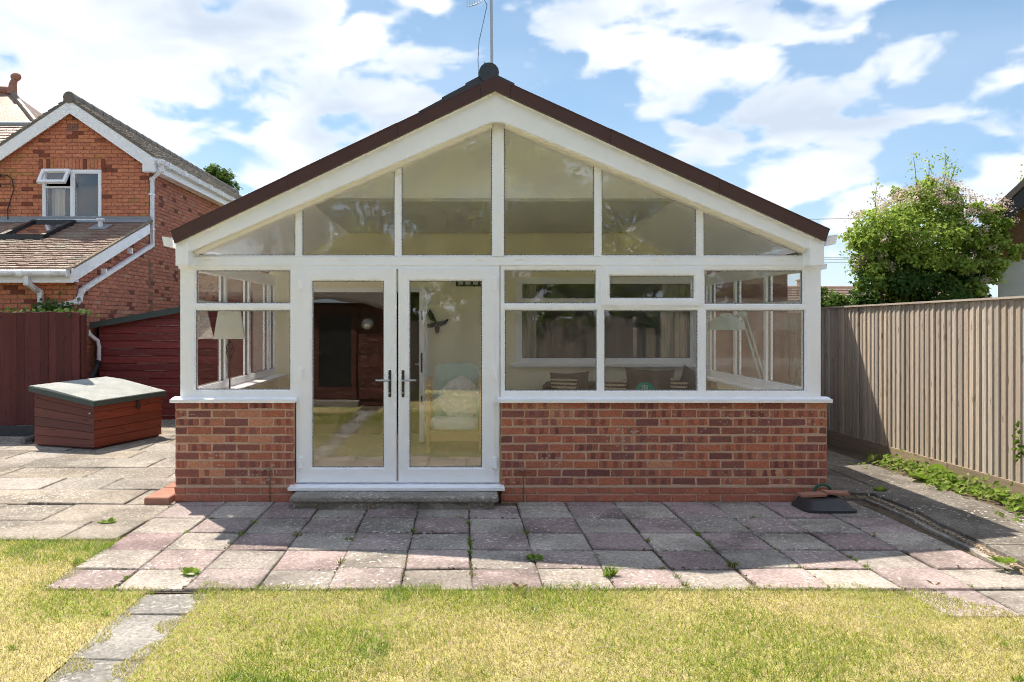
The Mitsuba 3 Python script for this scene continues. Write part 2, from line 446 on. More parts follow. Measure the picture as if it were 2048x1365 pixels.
mat('striped_fabric', stripe_fn, .9, .1)
mat('teal_cloth', (.56, .68, .60), .9, .1)
mat('teal_fabric', (.03, .33, .24), .8, .1)
mat('white_fabric', (.75, .75, .72), .8, .1)
mat('stone_render', lambda p, n, uv: mix((.62, .62, .62), (.52, .53, .53), fbm(p.x * 8, p.y * 8, p.z * 8)), .9, .1, rough_fn, .008)
mat('pebbledash', lambda p, n, uv: mix((.26, .15, .085), (.14, .085, .055), fbm(p.x * 35, p.y * 35, p.z * 35)), .95, .1, rough_fn, .02)
mat('black_paint', (.018, .02, .024), .35, .45)
mat('curtain', lambda p, n, uv: mix((.60, .57, .48), (.48, .45, .38), noise(p.x * 22, 0, p.z * .5)), .9, .1)
mat('galvanised', (.42, .45, .48), .45, .5, metallic=.6)
mat('green_hose', (.02, .10, .075), .4, .4)
mat('grey_pipe', (.12, .13, .15), .4, .4)
mat('white_pipe', lambda p, n, uv: mix((.74, .76, .80), (.55, .57, .60), smoothstep(.55, .8, fbm(p.x * 9, p.y * 9, p.z * 5))), .4, .4)
mat('far_tile', (.26, .19, .16), .85, .2)
mat('far_wall', (.40, .27, .19), .85, .2)
mat('cable', (.03, .03, .035), .6, .3)

# ------------------------------------------------------------------ the setting
v = np.array([[-900, -900, -.07], [900, -900, -.07], [900, 900, -.07], [-900, 900, -.07]])
tag(put(None, 'ground', (v, np.array([[0, 1, 2], [0, 2, 3]])), 'ground_earth'), 'dry earth ground round the gardens and houses', kind='structure')

COL, ROWS = .445, [0.03, -.15, -.62, -1.10, -1.57, -2.01, -2.42]
X_L, X_R = -2.596, 3.66
PATH_X = (-1.93, -1.55)
paved = union_all([Polygon([(2.4, -2.4), (2.85, -2.52), (3.1, -2.75), (3.4, -3.2), (3.6, -3.7), (5.2, -3.9), (5.2, -2.3)]), sbox(X_L, ROWS[-1], 5.2, 4), sbox(-9.5, -1.30, X_L + .01, 9)])
lawn_poly = sbox(-9.5, -12.2, 5.0, 0).difference(paved)
bare = sbox(PATH_X[0], -12, PATH_X[1], -2.4)
vv, ff = trimesh.creation.triangulate_polygon(lawn_poly.difference(bare), engine='earcut')
lawn_m = trimesh.Trimesh(np.c_[vv, np.full(len(vv), -.012)], ff)
if lawn_m.face_normals[0][2] < 0:
    lawn_m.invert()
tag(put(None, 'lawn', lawn_m, 'lawn_soil'), 'dry patchy lawn soil under the grass', kind='structure')
tag(put(None, 'soil', [box(X_L - .03, 5.2, -2.44, 4.2, -.05, -.018), box(-9.5, X_L - .04, -1.31, 9, -.05, -.020), box(PATH_X[0] - .03, PATH_X[1] + .03, -9, -2.45, -.05, -.022)], 'soil'),
    'dark soil showing in the joints of the paving', kind='structure')

# grass blades
def blades(N, region, zone, h0, h1, w0, seed, extra=None):
    rng = np.random.default_rng(seed)
    x0, y0, x1, y1 = zone
    p = np.c_[rng.uniform(x0, x1, N), rng.uniform(y0, y1, N)]
    q = p + (1 + 1.2 * np.exp(-((p[:, :1] + 1.74) / .3) ** 2)) * (np.c_[meshkit.fbm(np.c_[p * 6, p[:, :1] * 0], 3, 3), meshkit.fbm(np.c_[p * 6, p[:, :1] * 0 + 5], 3, 8)] - .5) * .16
    p = p[shapely.contains_xy(region, q[:, 0], q[:, 1])]
    n = len(p)
    P3 = np.c_[p, np.zeros(n)]
    dry = np.clip((meshkit.fbm(P3 * 1.25 + 4, 4, 5) - .36) / .26, 0, 1)
    lush = np.clip((meshkit.fbm(P3 * 2.4 + 30, 3, 12) - .55) / .2, 0, 1) * .8 * (1 - .5 * dry)
    edge = np.clip(1 - (-2.42 - p[:, 1]) / .22, 0, 1) * (p[:, 0] > -1.9)
    lush = np.maximum(lush, edge * rng.uniform(0, .9, n))
    h = rng.uniform(h0, h1, n) * (1 + .7 * lush - .25 * dry) * np.where(rng.uniform(0, 1, n) < .03, 1.8, 1)
    a, b = rng.uniform(0, 2 * np.pi, n), rng.uniform(0, 2 * np.pi, n)
    lean = np.c_[np.cos(a), np.sin(a)] * (h * rng.uniform(.2, 1.25, n))[:, None]
    side = np.c_[np.cos(b), np.sin(b)] * (w0 * rng.uniform(.6, 1.3, n) / 2)[:, None]
    z = np.full(n, -.014)
    v = np.stack([np.c_[p - side, z], np.c_[p + side, z], np.c_[p + lean * .4 + side * .8, z + h * .62], np.c_[p + lean * .4 - side * .8, z + h * .62], np.c_[p + lean, z + h]], 1)
    f = (np.array([[0, 1, 2], [0, 2, 3], [3, 2, 4]])[None] + (np.arange(n) * 5)[:, None, None]).reshape(-1, 3)
    pick = rng.uniform(0, 1, n)
    green = np.array([.26, .36, .065]); lusht = np.array([.20, .33, .045]); straw = np.array([.66, .60, .36]); yel = np.array([.48, .49, .12])
    c = green * (1 - lush)[:, None] + lusht * lush[:, None]
    c = np.where((pick < .16 + .55 * dry * (1 - lush))[:, None], straw * rng.uniform(.7, 1.15, (n, 1)), c)
    c = np.where(((pick > .62) & (lush < .5))[:, None], yel, c) * rng.uniform(.75, 1.25, (n, 1))
    return v.reshape(-1, 3), f, np.repeat(c, 5, 0)


gl = lawn_poly.buffer(.035).difference(sbox(PATH_X[0] + .09, -12, PATH_X[1] - .07, -2.3))
parts_ = [blades(150000, gl, (-1.75, -4.35, 4.4, -2.3), .016, .035, .0040, 1), blades(62000, gl, (-3.9, -4.35, -1.75, -1.2), .016, .035, .0040, 2),
          blades(70000, gl, (-5.5, -7.2, 5, -4.35), .02, .045, .006, 3), blades(9000, gl, (-5.5, -3.5, -3.9, -1.2), .02, .045, .006, 4)]
gv, gf = join([(a, b) for a, b, _ in parts_])
tag(put(None, 'grass', (gv, gf), 'grass_blade', color=np.clip(np.vstack([c for *_, c in parts_]), 0, 1)), 'short mown grass, part green and part straw dry', 'grass', kind='stuff')

# patio slabs
patio = 'patio'
labels[patio] = {'label': 'patio of square red and grey slabs', 'kind': 'structure'}
sid = 0
XA, YA, ZA = np.eye(3)
slab_top = {}
for r in range(1, len(ROWS) - 1):
    y1, y0 = ROWS[r], ROWS[r + 1]
    for c in range(-6, 8):
        x0 = .074 + c * COL
        x1 = x0 + COL
        sid += 1
        g = RNG.uniform(.004, .011)
        tilt = RNG.normal(0, .008, 2)
        n = np.array([tilt[0], tilt[1], 1]); n /= np.linalg.norm(n)
        a = np.array([1, RNG.normal(0, .006), -tilt[0]]); a /= np.linalg.norm(a)
        b = np.cross(n, a)
        z = -.002 + RNG.normal(0, .0035)
        m_ = 'red_slab' if (c + r) % 2 else 'grey_slab'
        vv, ff, uv = piece([(x0 + x1) / 2, (y0 + y1) / 2, z], a, b, n, x1 - x0 - g, y1 - y0 - g, .045, c=.007, jit=.0038, ident=sid)
        put(patio, 'slab', (vv, ff), m_, uv=uv)
for c, y0 in ((6, -2.87), (7, -2.87), (7, -3.32), (8, -3.77), (9, -3.77), (8, -2.87), (8, -3.32), (9, -2.87), (9, -3.32)):
    sid += 1
    vv, ff, uv = piece([.074 + (c + .5) * COL, y0 + .222, -.006], XA, YA, ZA, COL - .008, .437, .045, c=.006, jit=.003, ident=sid)
    put(patio, 'slab', (vv, ff), 'red_slab' if (c + int(y0 * 2)) % 2 else 'grey_slab', uv=uv)
# a first cut row that runs under the wall line and along the right edge
for c in range(-6, 8):
    x0 = .074 + c * COL
    if -1.45 < x0 + .2 < .3:
        continue
    sid += 1
    vv, ff, uv = piece([x0 + COL / 2, -.060, -.004], XA, YA, ZA, COL - .008, .165, .045, c=.005, jit=.002, ident=sid)
    put(patio, 'slab', (vv, ff), 'grey_slab' if c % 2 else 'red_slab', uv=uv)
# left terrace of larger buff slabs, laid in staggered rows
terrace = 'terrace'
labels[terrace] = {'label': 'side terrace of large weathered buff slabs', 'kind': 'structure'}
for r in range(14):
    y0 = -1.31 + r * .605
    x = X_L - .008 - (.0 if r % 2 else .0)
    first = True
    lens = [.9, .6, .9, .9] if r % 2 else [.45, .9, .9, .6]
    k = 0
    while x > -7.6:
        L = lens[k % 4] * RNG.uniform(.97, 1.03) if not first else lens[0]
        if y0 > .0 and first:
            x = -2.66
        first = False
        sid += 1; k += 1
        tilt = RNG.normal(0, .008, 2)
        n = np.array([tilt[0], tilt[1], 1]); n /= np.linalg.norm(n)
        a = np.array([1, RNG.normal(0, .008), -tilt[0]]); a /= np.linalg.norm(a)
        g = RNG.uniform(.006, .016)
        vv, ff, uv = piece([x - L / 2, y0 + .3025, RNG.normal(0.0, .004)], a, np.cross(n, a), n, L - g, .605 - g, .05, c=.006, jit=.004, ident=sid)
        put(terrace, 'slab', (vv, ff), 'buff_slab' if RNG.uniform() < .8 else 'grey_slab', uv=uv)
        x -= L
# stepping path in the lawn
sp = 'stepping_path'
labels[sp] = {'label': 'narrow path of grey concrete slabs sunk in the lawn', 'kind': 'structure'}
y = -2.46
for L in (.36, .62, .60, .62, .6, .6, .6, .6, .6):
    sid += 1
    vv, ff, uv = piece([np.mean(PATH_X) + RNG.normal(0, .01), y - L / 2, -.012], XA, YA, ZA, .40, L - .014, .05, c=.006, jit=.012, ident=sid)
    put(sp, 'slab', (vv, ff), 'pale_slab', uv=uv)
    y -= L
# raised concrete path at the right
rp = 'side_path'
labels[rp] = {'label': 'raised dark concrete path between the patio and the wooden fence', 'kind': 'structure'}
edge = [(3.60, -4.6), (3.66, -2.2), (3.76, -1.5), (3.82, -.6), (3.83, .10), (3.46, .16)]
ep = []
for (a, b), (c, d) in zip(edge[:-1], edge[1:]):
    for t in np.linspace(0, 1, 12, endpoint=False):
        ep.append((a + (c - a) * t, b + (d - b) * t))
ep = np.array(ep)
en = (meshkit.fbm(np.c_[ep * 6, ep[:, :1] * 0], 3, 2) - .5) * .06
inner = [(x + .045 + e, y) for (x, y), e in zip(ep, en)]
joints = [-4.6, -1.62, .28, 1.9, 3.45]
body = Polygon(inner + [(3.46, 3.45), (4.62, 3.45), (4.66, -4.6)])
for y0, y1 in zip(joints[:-1], joints[1:]):
    sec = body.intersection(sbox(3, y0 + .006, 5, y1 - .006))
    if y0 > .2:
        for xa, xb in ((3, 4.02), (4.035, 5)):
            put(rp, 'slab', prism(sec.intersection(sbox(xa, -9, xb, 9)), -.05, .050, 'xy'), 'path_concrete')
    else:
        put(rp, 'slab', prism(sec, -.05, .052, 'xy'), 'path_concrete')
lip = Polygon([(x + e * .5, y) for (x, y), e in zip(ep, en)] + [(x + .06, y) for x, y in inner[::-1]])
m_ = trimesh.Trimesh(*prism(lip, -.05, .026, 'xy'))
k = put(rp, 'kerb_edge', (np.array(m_.vertices), np.array(m_.faces)), 'aggregate')
labels[k] = {'label': 'crumbling edge of exposed pebbles'}
put(rp, 'mortar_fillet', prism(Polygon([(x - .05 + e, y) for (x, y), e in zip(ep, en)] + [(x + .01, y) for x, y in ep[::-1]]), -.05, .004, 'xy'), 'grey_slab')
# leaf litter and earth at the foot of the fence
tag(put(None, 'border_soil', box(4.63, 5.2, -5, 3.7, -.05, .03), 'soil'), 'strip of earth at the foot of the wooden fence', kind='structure')


# ------------------------------------------------------------------ foliage tools
def leaf_mesh(P, N, size, rng, cols, aspect=.55, droop=.3):
    """folded diamond leaves at points P facing roughly N; returns v, f, colours"""
    n = len(P)
    N = N + rng.normal(0, .55, (n, 3)); N /= np.linalg.norm(N, axis=1, keepdims=True)
    t = rng.normal(0, 1, (n, 3)); t[:, 2] -= droop
    t -= (t * N).sum(1, keepdims=True) * N; t /= np.linalg.norm(t, axis=1, keepdims=True)
    s = np.cross(N, t)
    L = (size * rng.uniform(.6, 1.35, n))[:, None]
    v = np.stack([P, P + t * L * .5 + s * L * aspect / 2 + N * L * .06, P + t * L - N * L * .05, P + t * L * .5 - s * L * aspect / 2 + N * L * .06], 1)
    f = (np.array([[0, 1, 2], [0, 2, 3]])[None] + (np.arange(n) * 4)[:, None, None]).reshape(-1, 3)
    return v.reshape(-1, 3), f, np.repeat(np.clip(cols, 0, 1), 4, 0)


def clumps(c, r, k, rng, low=-.6):
    """k clump centres spread through an ellipsoid shell"""
    d = rng.normal(0, 1, (k * 3, 3)); d /= np.linalg.norm(d, axis=1, keepdims=True)
    d = d[d[:, 2] > low][:k]
    rad = rng.uniform(.45, 1.0, len(d)) ** .6 * (.8 + .4 * meshkit.fbm(d * 2.3 + c[0], 3, 7))
    return np.array(c) + d * rad[:, None] * np.array(r), d


def crown(c, r, k, per, size, rng, pal, spread_=.22, low=-.7, aspect=.55):
    C, D = clumps(c, r, k, rng, low)
    cr = spread_ * np.mean(r) * rng.uniform(.6, 1.4, len(C))
    idx = np.repeat(np.arange(len(C)), per)
    o = rng.normal(0, 1, (len(idx), 3)); o /= np.linalg.norm(o, axis=1, keepdims=True)
    P = C[idx] + o * (cr[idx] * rng.uniform(.25, 1, len(idx)) ** .5)[:, None] * [1, 1, .75]
    N = o * .6 + D[idx] * .3 + [0, 0, .55]
    pal = np.array(pal)
    col = pal[rng.integers(0, len(pal), len(C))][idx] * .5 + pal[rng.integers(0, len(pal), len(idx))] * .5
    col = col * rng.uniform(.75, 1.3, (len(idx), 1))
    return leaf_mesh(P, N, size, rng, col, aspect)


def stems(base, tops, r0, rng, n=6):
    out = []
    for t in tops:
        b = np.array(base, float) + rng.normal(0, .04, 3) * [1, 1, 0]
        t = np.array(t, float)
        mid = b + (t - b) * np.array([.35, .35, .55])
        s = np.linspace(0, 1, n)[:, None]
        pts = (1 - s) ** 2 * b + 2 * s * (1 - s) * mid + s * s * t
        out.append(tube(pts, r0, 7, r0 * .18))
    return join(out)


def tree(name, label, x, y, h, rx, trunk, pal, k=60, per=160, size=.14, seed=0, group=None, conifer=False, z0=0.0, aspect=.55, cat='tree'):
    rng = np.random.default_rng(seed)
    t = thing(name, label, cat, group)
    if conifer:
        C = []
        for i in range(k):
            f = rng.uniform(.08, 1)
            a = rng.uniform(0, 2 * np.pi); rr = rx * (1 - f) ** .8 * rng.uniform(.45, 1)
            C.append([x + rr * math.cos(a), y + rr * math.sin(a), h * f])
        C = np.array(C)
        idx = np.repeat(np.arange(k), per)
        P = C[idx] + rng.normal(0, .16, (len(idx), 3)) * [rx * .6, rx * .6, .9]
        col = np.array(pal)[rng.integers(0, len(pal), len(idx))] * rng.uniform(.7, 1.3, (len(idx), 1))
        vv, ff, cc = leaf_mesh(P, np.tile([0, 0, 1.0], (len(idx), 1)), size, rng, col, .3, .8)
        put(t, 'trunk', tube([[x, y, z0 - .1], [x, y, h * .5], [x, y, h * .97]], [.16, .1, .02], 8), 'bark')
    else:
        c = (x, y, trunk + (h - trunk) * .52)
        vv, ff, cc = crown(c, (rx, rx, (h - trunk) * .5), k, per, size, rng, pal, aspect=aspect)
        tops = [c + rng.normal(0, .35, 3) * [rx, rx, (h - trunk) * .4] + [0, 0, .1 * h] for _ in range(7)]
        put(t, 'trunk', [tube([[x, y, z0 - .1], [x + .05, y, trunk * .6], [x, y, trunk + .1]], [h * .022, h * .018, h * .016], 10), stems((x, y, trunk * .8), tops, h * .012, rng)], 'bark')
    put(t, 'crown', (vv, ff), 'leaf', color=cc)
    return t



# ------------------------------------------------------------------ the conservatory
cons = thing('conservatory', 'white framed gable fronted conservatory with brick dwarf walls and brown roof edge', 'conservatory')
YF = .035          # face of the window frames; the brick face is y = 0


def bricks_on(parent, o, a, n, L, z0, courses, pitch, bw, m, ident0, jit=.0025, cut0=False, weight=1.0, bh=None, proud=.0, skip=None, shift=0.0):
    """stretcher bond on a vertical face starting at o, running along a; returns items for spread()"""
    out, idn = [], ident0
    a = np.array(a, float); n = np.array(n, float); o = np.array(o, float)
    for r in range(courses):
        x = -bw * (.5 if (r + cut0) % 2 else 0) - shift
        while x < L - .03:
            xa, xb = max(x, 0), min(x + bw, L)
            x += bw
            if xb - xa < .04:
                continue
            c = o + a * (xa + xb) / 2 + np.array([0, 0, z0 - o[2] + (r + .5) * pitch])
            if skip is not None and skip(c):
                continue
            idn += 1
            gp = RNG.uniform(.011, .016)
            v_, f_, uv_ = piece(c, a, (0, 0, 1), n, xb - xa - gp, (bh or pitch - .0155), .03, proud + RNG.normal(0, .0012), .004, jit, idn)
            d = c - [0, EYE_Y, EYE_Z]
            wgt = weight * abs(np.dot(n, d)) / np.linalg.norm(d) ** 3 * (xb - xa)
            out.append((v_, f_, uv_, wgt))
    return out


BX0, BX1, BX2, BX3 = fx(350), fx(589), fx(1001), fx(1655)
CO = (.922 - .145) / 10
walls = []
for xa, xb, xs in ((BX0 + .005, BX1 - .006, BX0 + .005), (BX2 + .006, BX3 - .005, BX3 - .12)):
    walls.append(put(cons, 'wall', [box(xa, xb, .0045, .10, -.05, .918), box(xs, xs + .115, .10, 3.45, -.05, .918)], 'front_mortar'))
wall, wall2 = walls
labels[wall] = {'label': 'short brick dwarf wall left of the doors'}
labels[wall2] = {'label': 'long brick dwarf wall right of the doors'}
for w_, xa, xb, id_ in ((wall, BX0, BX1, 1000), (wall2, BX2, BX3, 2000)):
    spread(w_, 'brick', bricks_on(w_, (xa, 0, 0), XA, (0, -1, 0), xb - xa, .145, 10, CO, .2255, None, id_, cut0=xa < 0), 'front_brick')
    spread(w_, 'brick', bricks_on(w_, (xa - (.008 if xa < 0 else 0), 0, 0), XA, (0, -1, 0), xb - xa + .008, -.010, 2, .0765, .2255, None, id_ + 500, proud=.006), 'red_brick')
# the returns down both sides
spread(wall, 'brick', bricks_on(wall, (BX0, .0, 0), (0, 1, 0), (-1, 0, 0), 3.45, -.01, 12, .0777, .2255, None, 4000), 'front_brick', limit=20, mass='side_brickwork')
spread(wall2, 'brick', bricks_on(wall2, (BX3, .0, 0), (0, 1, 0), (1, 0, 0), 3.45, -.01, 12, .0777, .2255, None, 5000), 'front_brick', limit=20, mass='side_brickwork')
# low weathered ledge of mortar on the damp course
for w_, xa, xb, k_ in ((wall2, BX2, BX3, 60), (wall, BX0, BX1, 24)):
    put(w_, 'mortar_ledge', prism(Polygon([(xa, .128), (xb, .128)] + [(xb - (xb - xa) * t, .143 + .008 * math.sin(t * k_) * math.sin(t * k_ * .31)) for t in np.linspace(0, 1, 60)]), -.009, .02, 'xz'), 'front_mortar')


def R(u0, v0, u1, v1, y=YF):
    return sbox(fx(u0, y), fz(v1, y), fx(u1, y), fz(v0, y))


def PG(pts, y=YF):
    return Polygon([(fx(u, y), fz(v, y)) for u, v in pts])


def pane(poly, y, amp=.0005, seed=0, lev=4, fr=4.0):
    vv, ff = trimesh.creation.triangulate_polygon(poly, engine='earcut')
    m = trimesh.Trimesh(np.c_[vv, np.zeros(len(vv))], ff, process=False)
    for _ in range(lev):
        m = m.subdivide()
    q = np.array(m.vertices)
    w = meshkit.noise(np.c_[q[:, 0] * fr, q[:, 1] * fr * .7, np.full(len(q), seed * 3.7)], seed) - .5 + .25 * (meshkit.noise(np.c_[q[:, 0] * fr * 3, q[:, 1] * fr * 1.2, np.full(len(q), seed * 1.7)], seed + 5) - .5)
    return np.c_[q[:, 0], y + w * amp, q[:, 1]], np.array(m.faces)


def glazed(parent, name, outer, holes, y=YF, depth=.07, panes=True, amp=.0005, seed=0, proud=.0, frame_m='upvc', bead=.011):
    """a frame of polygon 'outer' with glazing beads, gaskets and panes in the holes"""
    H = [h.buffer(bead, join_style='mitre') for h in holes]
    P = outer.difference(union_all(H))
    ms = [prism(P, y - proud, y + depth), prism(P.buffer(-.004, join_style='mitre'), y - proud - .004, y - proud)]
    for h, hb in zip(holes, H):
        ms.append(prism(hb.buffer(.0015, join_style='mitre').difference(h), y - proud + .012, y + depth - .004))
        ms.append(prism(hb.difference(hb.buffer(-.005, join_style='mitre')), y - proud + .005, y - proud + .013))
    k = put(parent, name, ms, frame_m)
    for i, h in enumerate(holes):
        put(k, 'gasket', prism(h.buffer(.001, join_style='mitre').difference(h.buffer(-.008, join_style='mitre')), y - proud + .020, y - proud + .028), 'rubber')
        if panes:
            put(k, 'pane', pane(h.buffer(.001, join_style='mitre'), y - proud + .024, amp, seed + i), 'window_glass', smooth=True)
    return k


# left casement
glazed(cons, 'window', R(362, 531, 599, 796), [R(392, 541, 580, 607), R(391, 621, 580, 780)], seed=3)
# right casements
rw = glazed(cons, 'window', R(1001, 531, 1640, 797).difference(R(1206, 538, 1400, 610)), [R(1009, 541, 1192, 607), R(1410, 541, 1606, 608), R(1010, 621, 1194, 782), R(1209, 621, 1396, 782), R(1413, 621, 1610, 782)], seed=13)
vent = glazed(rw, 'opening_light', R(1203, 536, 1403, 612), [R(1219, 552, 1387, 597)], proud=.022, seed=31)
# sills
for u0, u1 in ((340, 590), (996, 1665)):
    x0, x1 = fx(u0, -.05), fx(u1, -.05)
    put(cons, 'sill', [prism(Polygon([(-.052, .916), (-.052, .940), (.03, .958), (.10, .958), (.10, .916)]), x0, x1, 'yz'), cbox(x0 - .002, x1 + .002, -.056, -.046, .911, .944, .002)], 'upvc')
# doors
DZ0, DZ1 = fz(966, YF), fz(531, YF)
do = R(592, 531, 999, 966)
lf = glazed(cons, 'door_frame', do, [R(601, 539, 988, 963)], panes=False, bead=.004)
for u0, u1, g0, g1, hx, sgn in ((600, 793, 625, 768, 602, -1), (797, 989, 819, 964, 988, 1)):
    d = glazed(cons, 'door', R(u0, 538, u1, 964), [R(g0, 562, g1, 935)], y=YF - .006, proud=.016, seed=40 + u0, amp=.0004)
    s_ = -sgn
    cx = fx(779.5 if sgn < 0 else 806, 0)
    put(d, 'handle_plate', cbox(cx - .013, cx + .013, .0, .014, fz(795), fz(741), .005), 'dark_metal', smooth=40)
    ph = put(d, 'handle', [tube([(cx, .0, fz(761)), (cx, -.045, fz(761)), (cx + .012 * s_ * -1, -.052, fz(761))], .009, 10),
                           tube([(cx, -.052, fz(761)), (cx + .06 * (-1 if sgn < 0 else 1), -.054, fz(760.5)), (cx + .125 * (-1 if sgn < 0 else 1), -.050, fz(760.5))], [.0105, .0095, .009], 10)], 'chrome', smooth=40)
    put(ph, 'lock_barrel', tube([(cx, .002, fz(786)), (cx, -.008, fz(786))], .008, 12), 'chrome', smooth=40)
    for hv in (569, 747, 926):
        hc = fx(hx, 0)
        put(d, 'hinge', [cbox(hc - .018, hc + .018, -.012, .02, fz(hv) - .05, fz(hv) + .05, .004), tube([(hc + .020 * sgn, -.006, fz(hv) - .056), (hc + .020 * sgn, -.006, fz(hv) + .056)], .010, 10)], 'upvc', smooth=35)
x0, x1 = fx(576, -.1), fx(1009, -.1)
put(cons, 'threshold', [prism(Polygon([(-.10, .121), (-.10, .142), (.02, .155), (.10, .155), (.10, .121)]), x0, x1, 'yz'), cbox(x0 - .003, x1 + .003, -.105, -.094, .117, .146, .002)], 'upvc')
# horizontal rail between windows and gable, corner posts
put(cons, 'rail', [prism(R(376, 514.5, 1640, 531), YF - .004, YF + .08), prism(R(376, 528, 1640, 531), YF - .016, YF - .004), prism(R(378, 516, 1636, 524), YF - .007, YF - .004)], 'upvc')
put(cons, 'drain_slot', [prism(R(u - 8, 519.5, u + 8, 522, ), YF - .010, YF - .0065) for u in (416, 685, 960, 1038, 1312, 1560)], 'old_upvc')
labels[cons + '__drain_slot'] = {'kind': 'stuff'}
for u0, u1 in ((361, 389), (1612, 1641)):
    put(cons, 'corner_post', [prism(R(u0, 531.5, u1, 797), YF - .006, YF + .10), prism(R(u0 + 6, 531.5, u1 - 6, 797), YF - .009, YF - .006)], 'upvc')
# gable glazing
G = [[(394, 511), (590, 423), (590, 511)], [(604, 511), (604, 415), (789, 337), (789, 511)], [(803, 511), (803, 329), (971, 256.5), (984, 256.5), (984, 511)],
     [(1008, 511), (1008, 256.5), (1019, 256.5), (1189, 329), (1189, 511)], [(1204, 511), (1204, 336), (1393, 417), (1393, 511)], [(1408, 511), (1408, 423), (1606, 507), (1606, 511)]]
gout = PG([(372, 514), (376, 502), (982, 240), (1011, 240), (1630, 500), (1630, 514)])
gw = glazed(cons, 'gable_window', gout, [PG(g) for g in G], seed=60, amp=.0009, bead=.010)
put(gw, 'centre_mullion', [prism(R(986, 247, 1007, 513), YF - .02, YF - .004)], 'upvc')
# yellowed bead under the bargeboard
put(cons, 'soffit_bead', [prism(PG([(388, 505), (984, 246), (984, 255), (400, 508)], -.03), -.06, YF - .003), prism(PG([(1010, 255), (1010, 246), (1612, 499), (1604, 505)], -.03), -.06, YF - .003)], 'old_upvc')
# white bargeboards with boxed ends
YB = -.11
bl = PG([(353, 476), (985, 184), (985, 243), (381, 503)], YB)
br = PG([(1003, 184), (1645, 472.5), (1618, 499), (1003, 243)], YB)
put(cons, 'bargeboard', [prism(bl, YB, YB + .05), prism(bl.buffer(-.004), YB - .003, YB)], 'upvc')
put(cons, 'bargeboard', [prism(br, YB, YB + .05), prism(br.buffer(-.004), YB - .003, YB)], 'upvc')
put(cons, 'apex_cover', [prism(R(984, 183, 1004, 245, YB), YB - .012, YB + .05), prism(R(989, 183, 999, 245, YB), YB - .015, YB - .012)], 'upvc')
for u0, u1 in ((352, 378), (1619, 1647)):
    put(cons, 'box_end', [cbox(fx(u0, YB), fx(u1, YB), YB - .016, .12, fz(532, YB), fz(481 if u0 < 900 else 478, YB), .004), prism(R(u0 + 11, 484, u0 + 16, 531, YB), YB - .018, YB - .014)], 'upvc')
# roof: slab, plastic verge caps, tile rows
YV = -.17
AX, AZ = fx(990, YV), fz(153, YV)
LX, LZ, RX, RZ = fx(341, YV), fz(462, YV), fx(1660, YV), fz(458, YV)
th = .130
CEIL = Polygon([(LX + .08, LZ - th + .03), (AX, AZ - th), (RX - .08, RZ - th + .03), (RX, RZ - .02), (AX, AZ - .02), (LX, LZ - .02)])
roof = put(cons, 'roof', prism(CEIL, YV + .04, 3.50), 'ceiling_paint')


def along(p, q, t):
    return (p[0] + (q[0] - p[0]) * t, p[1] + (q[1] - p[1]) * t)


for P, ts in (((LX, LZ), (0, .36, .70, .955)), ((RX, RZ), (0, .33, .655, .955))):
    for i, (t0, t1) in enumerate(zip(ts[:-1], ts[1:])):
        a, b = along(P, (AX, AZ), t0), along(P, (AX, AZ), t1 - .0008)
        o = .002 * (i % 2)
        cut = .035 if t0 == 0 else 0
        sg = 1 if P[0] < 0 else -1
        q = Polygon([(a[0], a[1] + o), (b[0], b[1] + o), (b[0], b[1] - th - o), (a[0] + cut * sg, a[1] - th - o + cut * .5)])
        put(roof, 'verge_cap', [prism(q, YV - o, YV + .035), prism(Polygon([(a[0], a[1] + o), (b[0], b[1] + o), (b[0], b[1] - .012), (a[0], a[1] - .012)]), YV - o - .004, YV + .14)], 'brown_verge_plastic')
a, b = along((LX, LZ), (AX, AZ), .955), along((RX, RZ), (AX, AZ), .955)
put(roof, 'verge_apex', prism(Polygon([a, (AX, AZ + .004), b, (b[0], b[1] - th), (AX, AZ - th + .004), (a[0], a[1] - th)]), YV - .006, YV + .035), 'brown_verge_plastic')
tl = []
for P in ((LX, LZ), (RX, RZ)):
    for i in range(10):
        a, b = along(P, (AX, AZ), i / 10), along(P, (AX, AZ), (i + 1) / 10)
        tl.append(prism(Polygon([(a[0], a[1] + .010), (b[0], b[1] - .002), (b[0], b[1] - .014), (a[0], a[1] - .014)]), YV + .14, 3.5))
k = put(roof, 'tiles', tl, 'dark_tile')
labels[k] = {'kind': 'stuff'}
for sx, e in ((-1, LX), (1, RX)):
    ez = (LZ if sx < 0 else RZ) - .055
    put(cons, 'gutter', prism(Polygon([(e + sx * .012, ez), (e + sx * .105, ez + .012), (e + sx * .085, ez - .075), (e + sx * .0, ez - .085)]), -.10, 3.5), 'upvc')
# flat inner ceiling with an upright bulkhead set back from the gable glass
cz = 2.86
hw = (AZ - th - cz) / ((AZ - LZ) / (AX - LX)) - .01
put(cons, 'ceiling', box(AX - hw, AX + hw, .64, 3.46, cz, cz + .03), 'grey_board')
put(cons, 'bulkhead', prism(Polygon([(AX - hw + .04, cz + .031), (AX + hw - .04, cz + .031), (AX, AZ - th - .004)]), .64, .66), 'ceiling_paint')


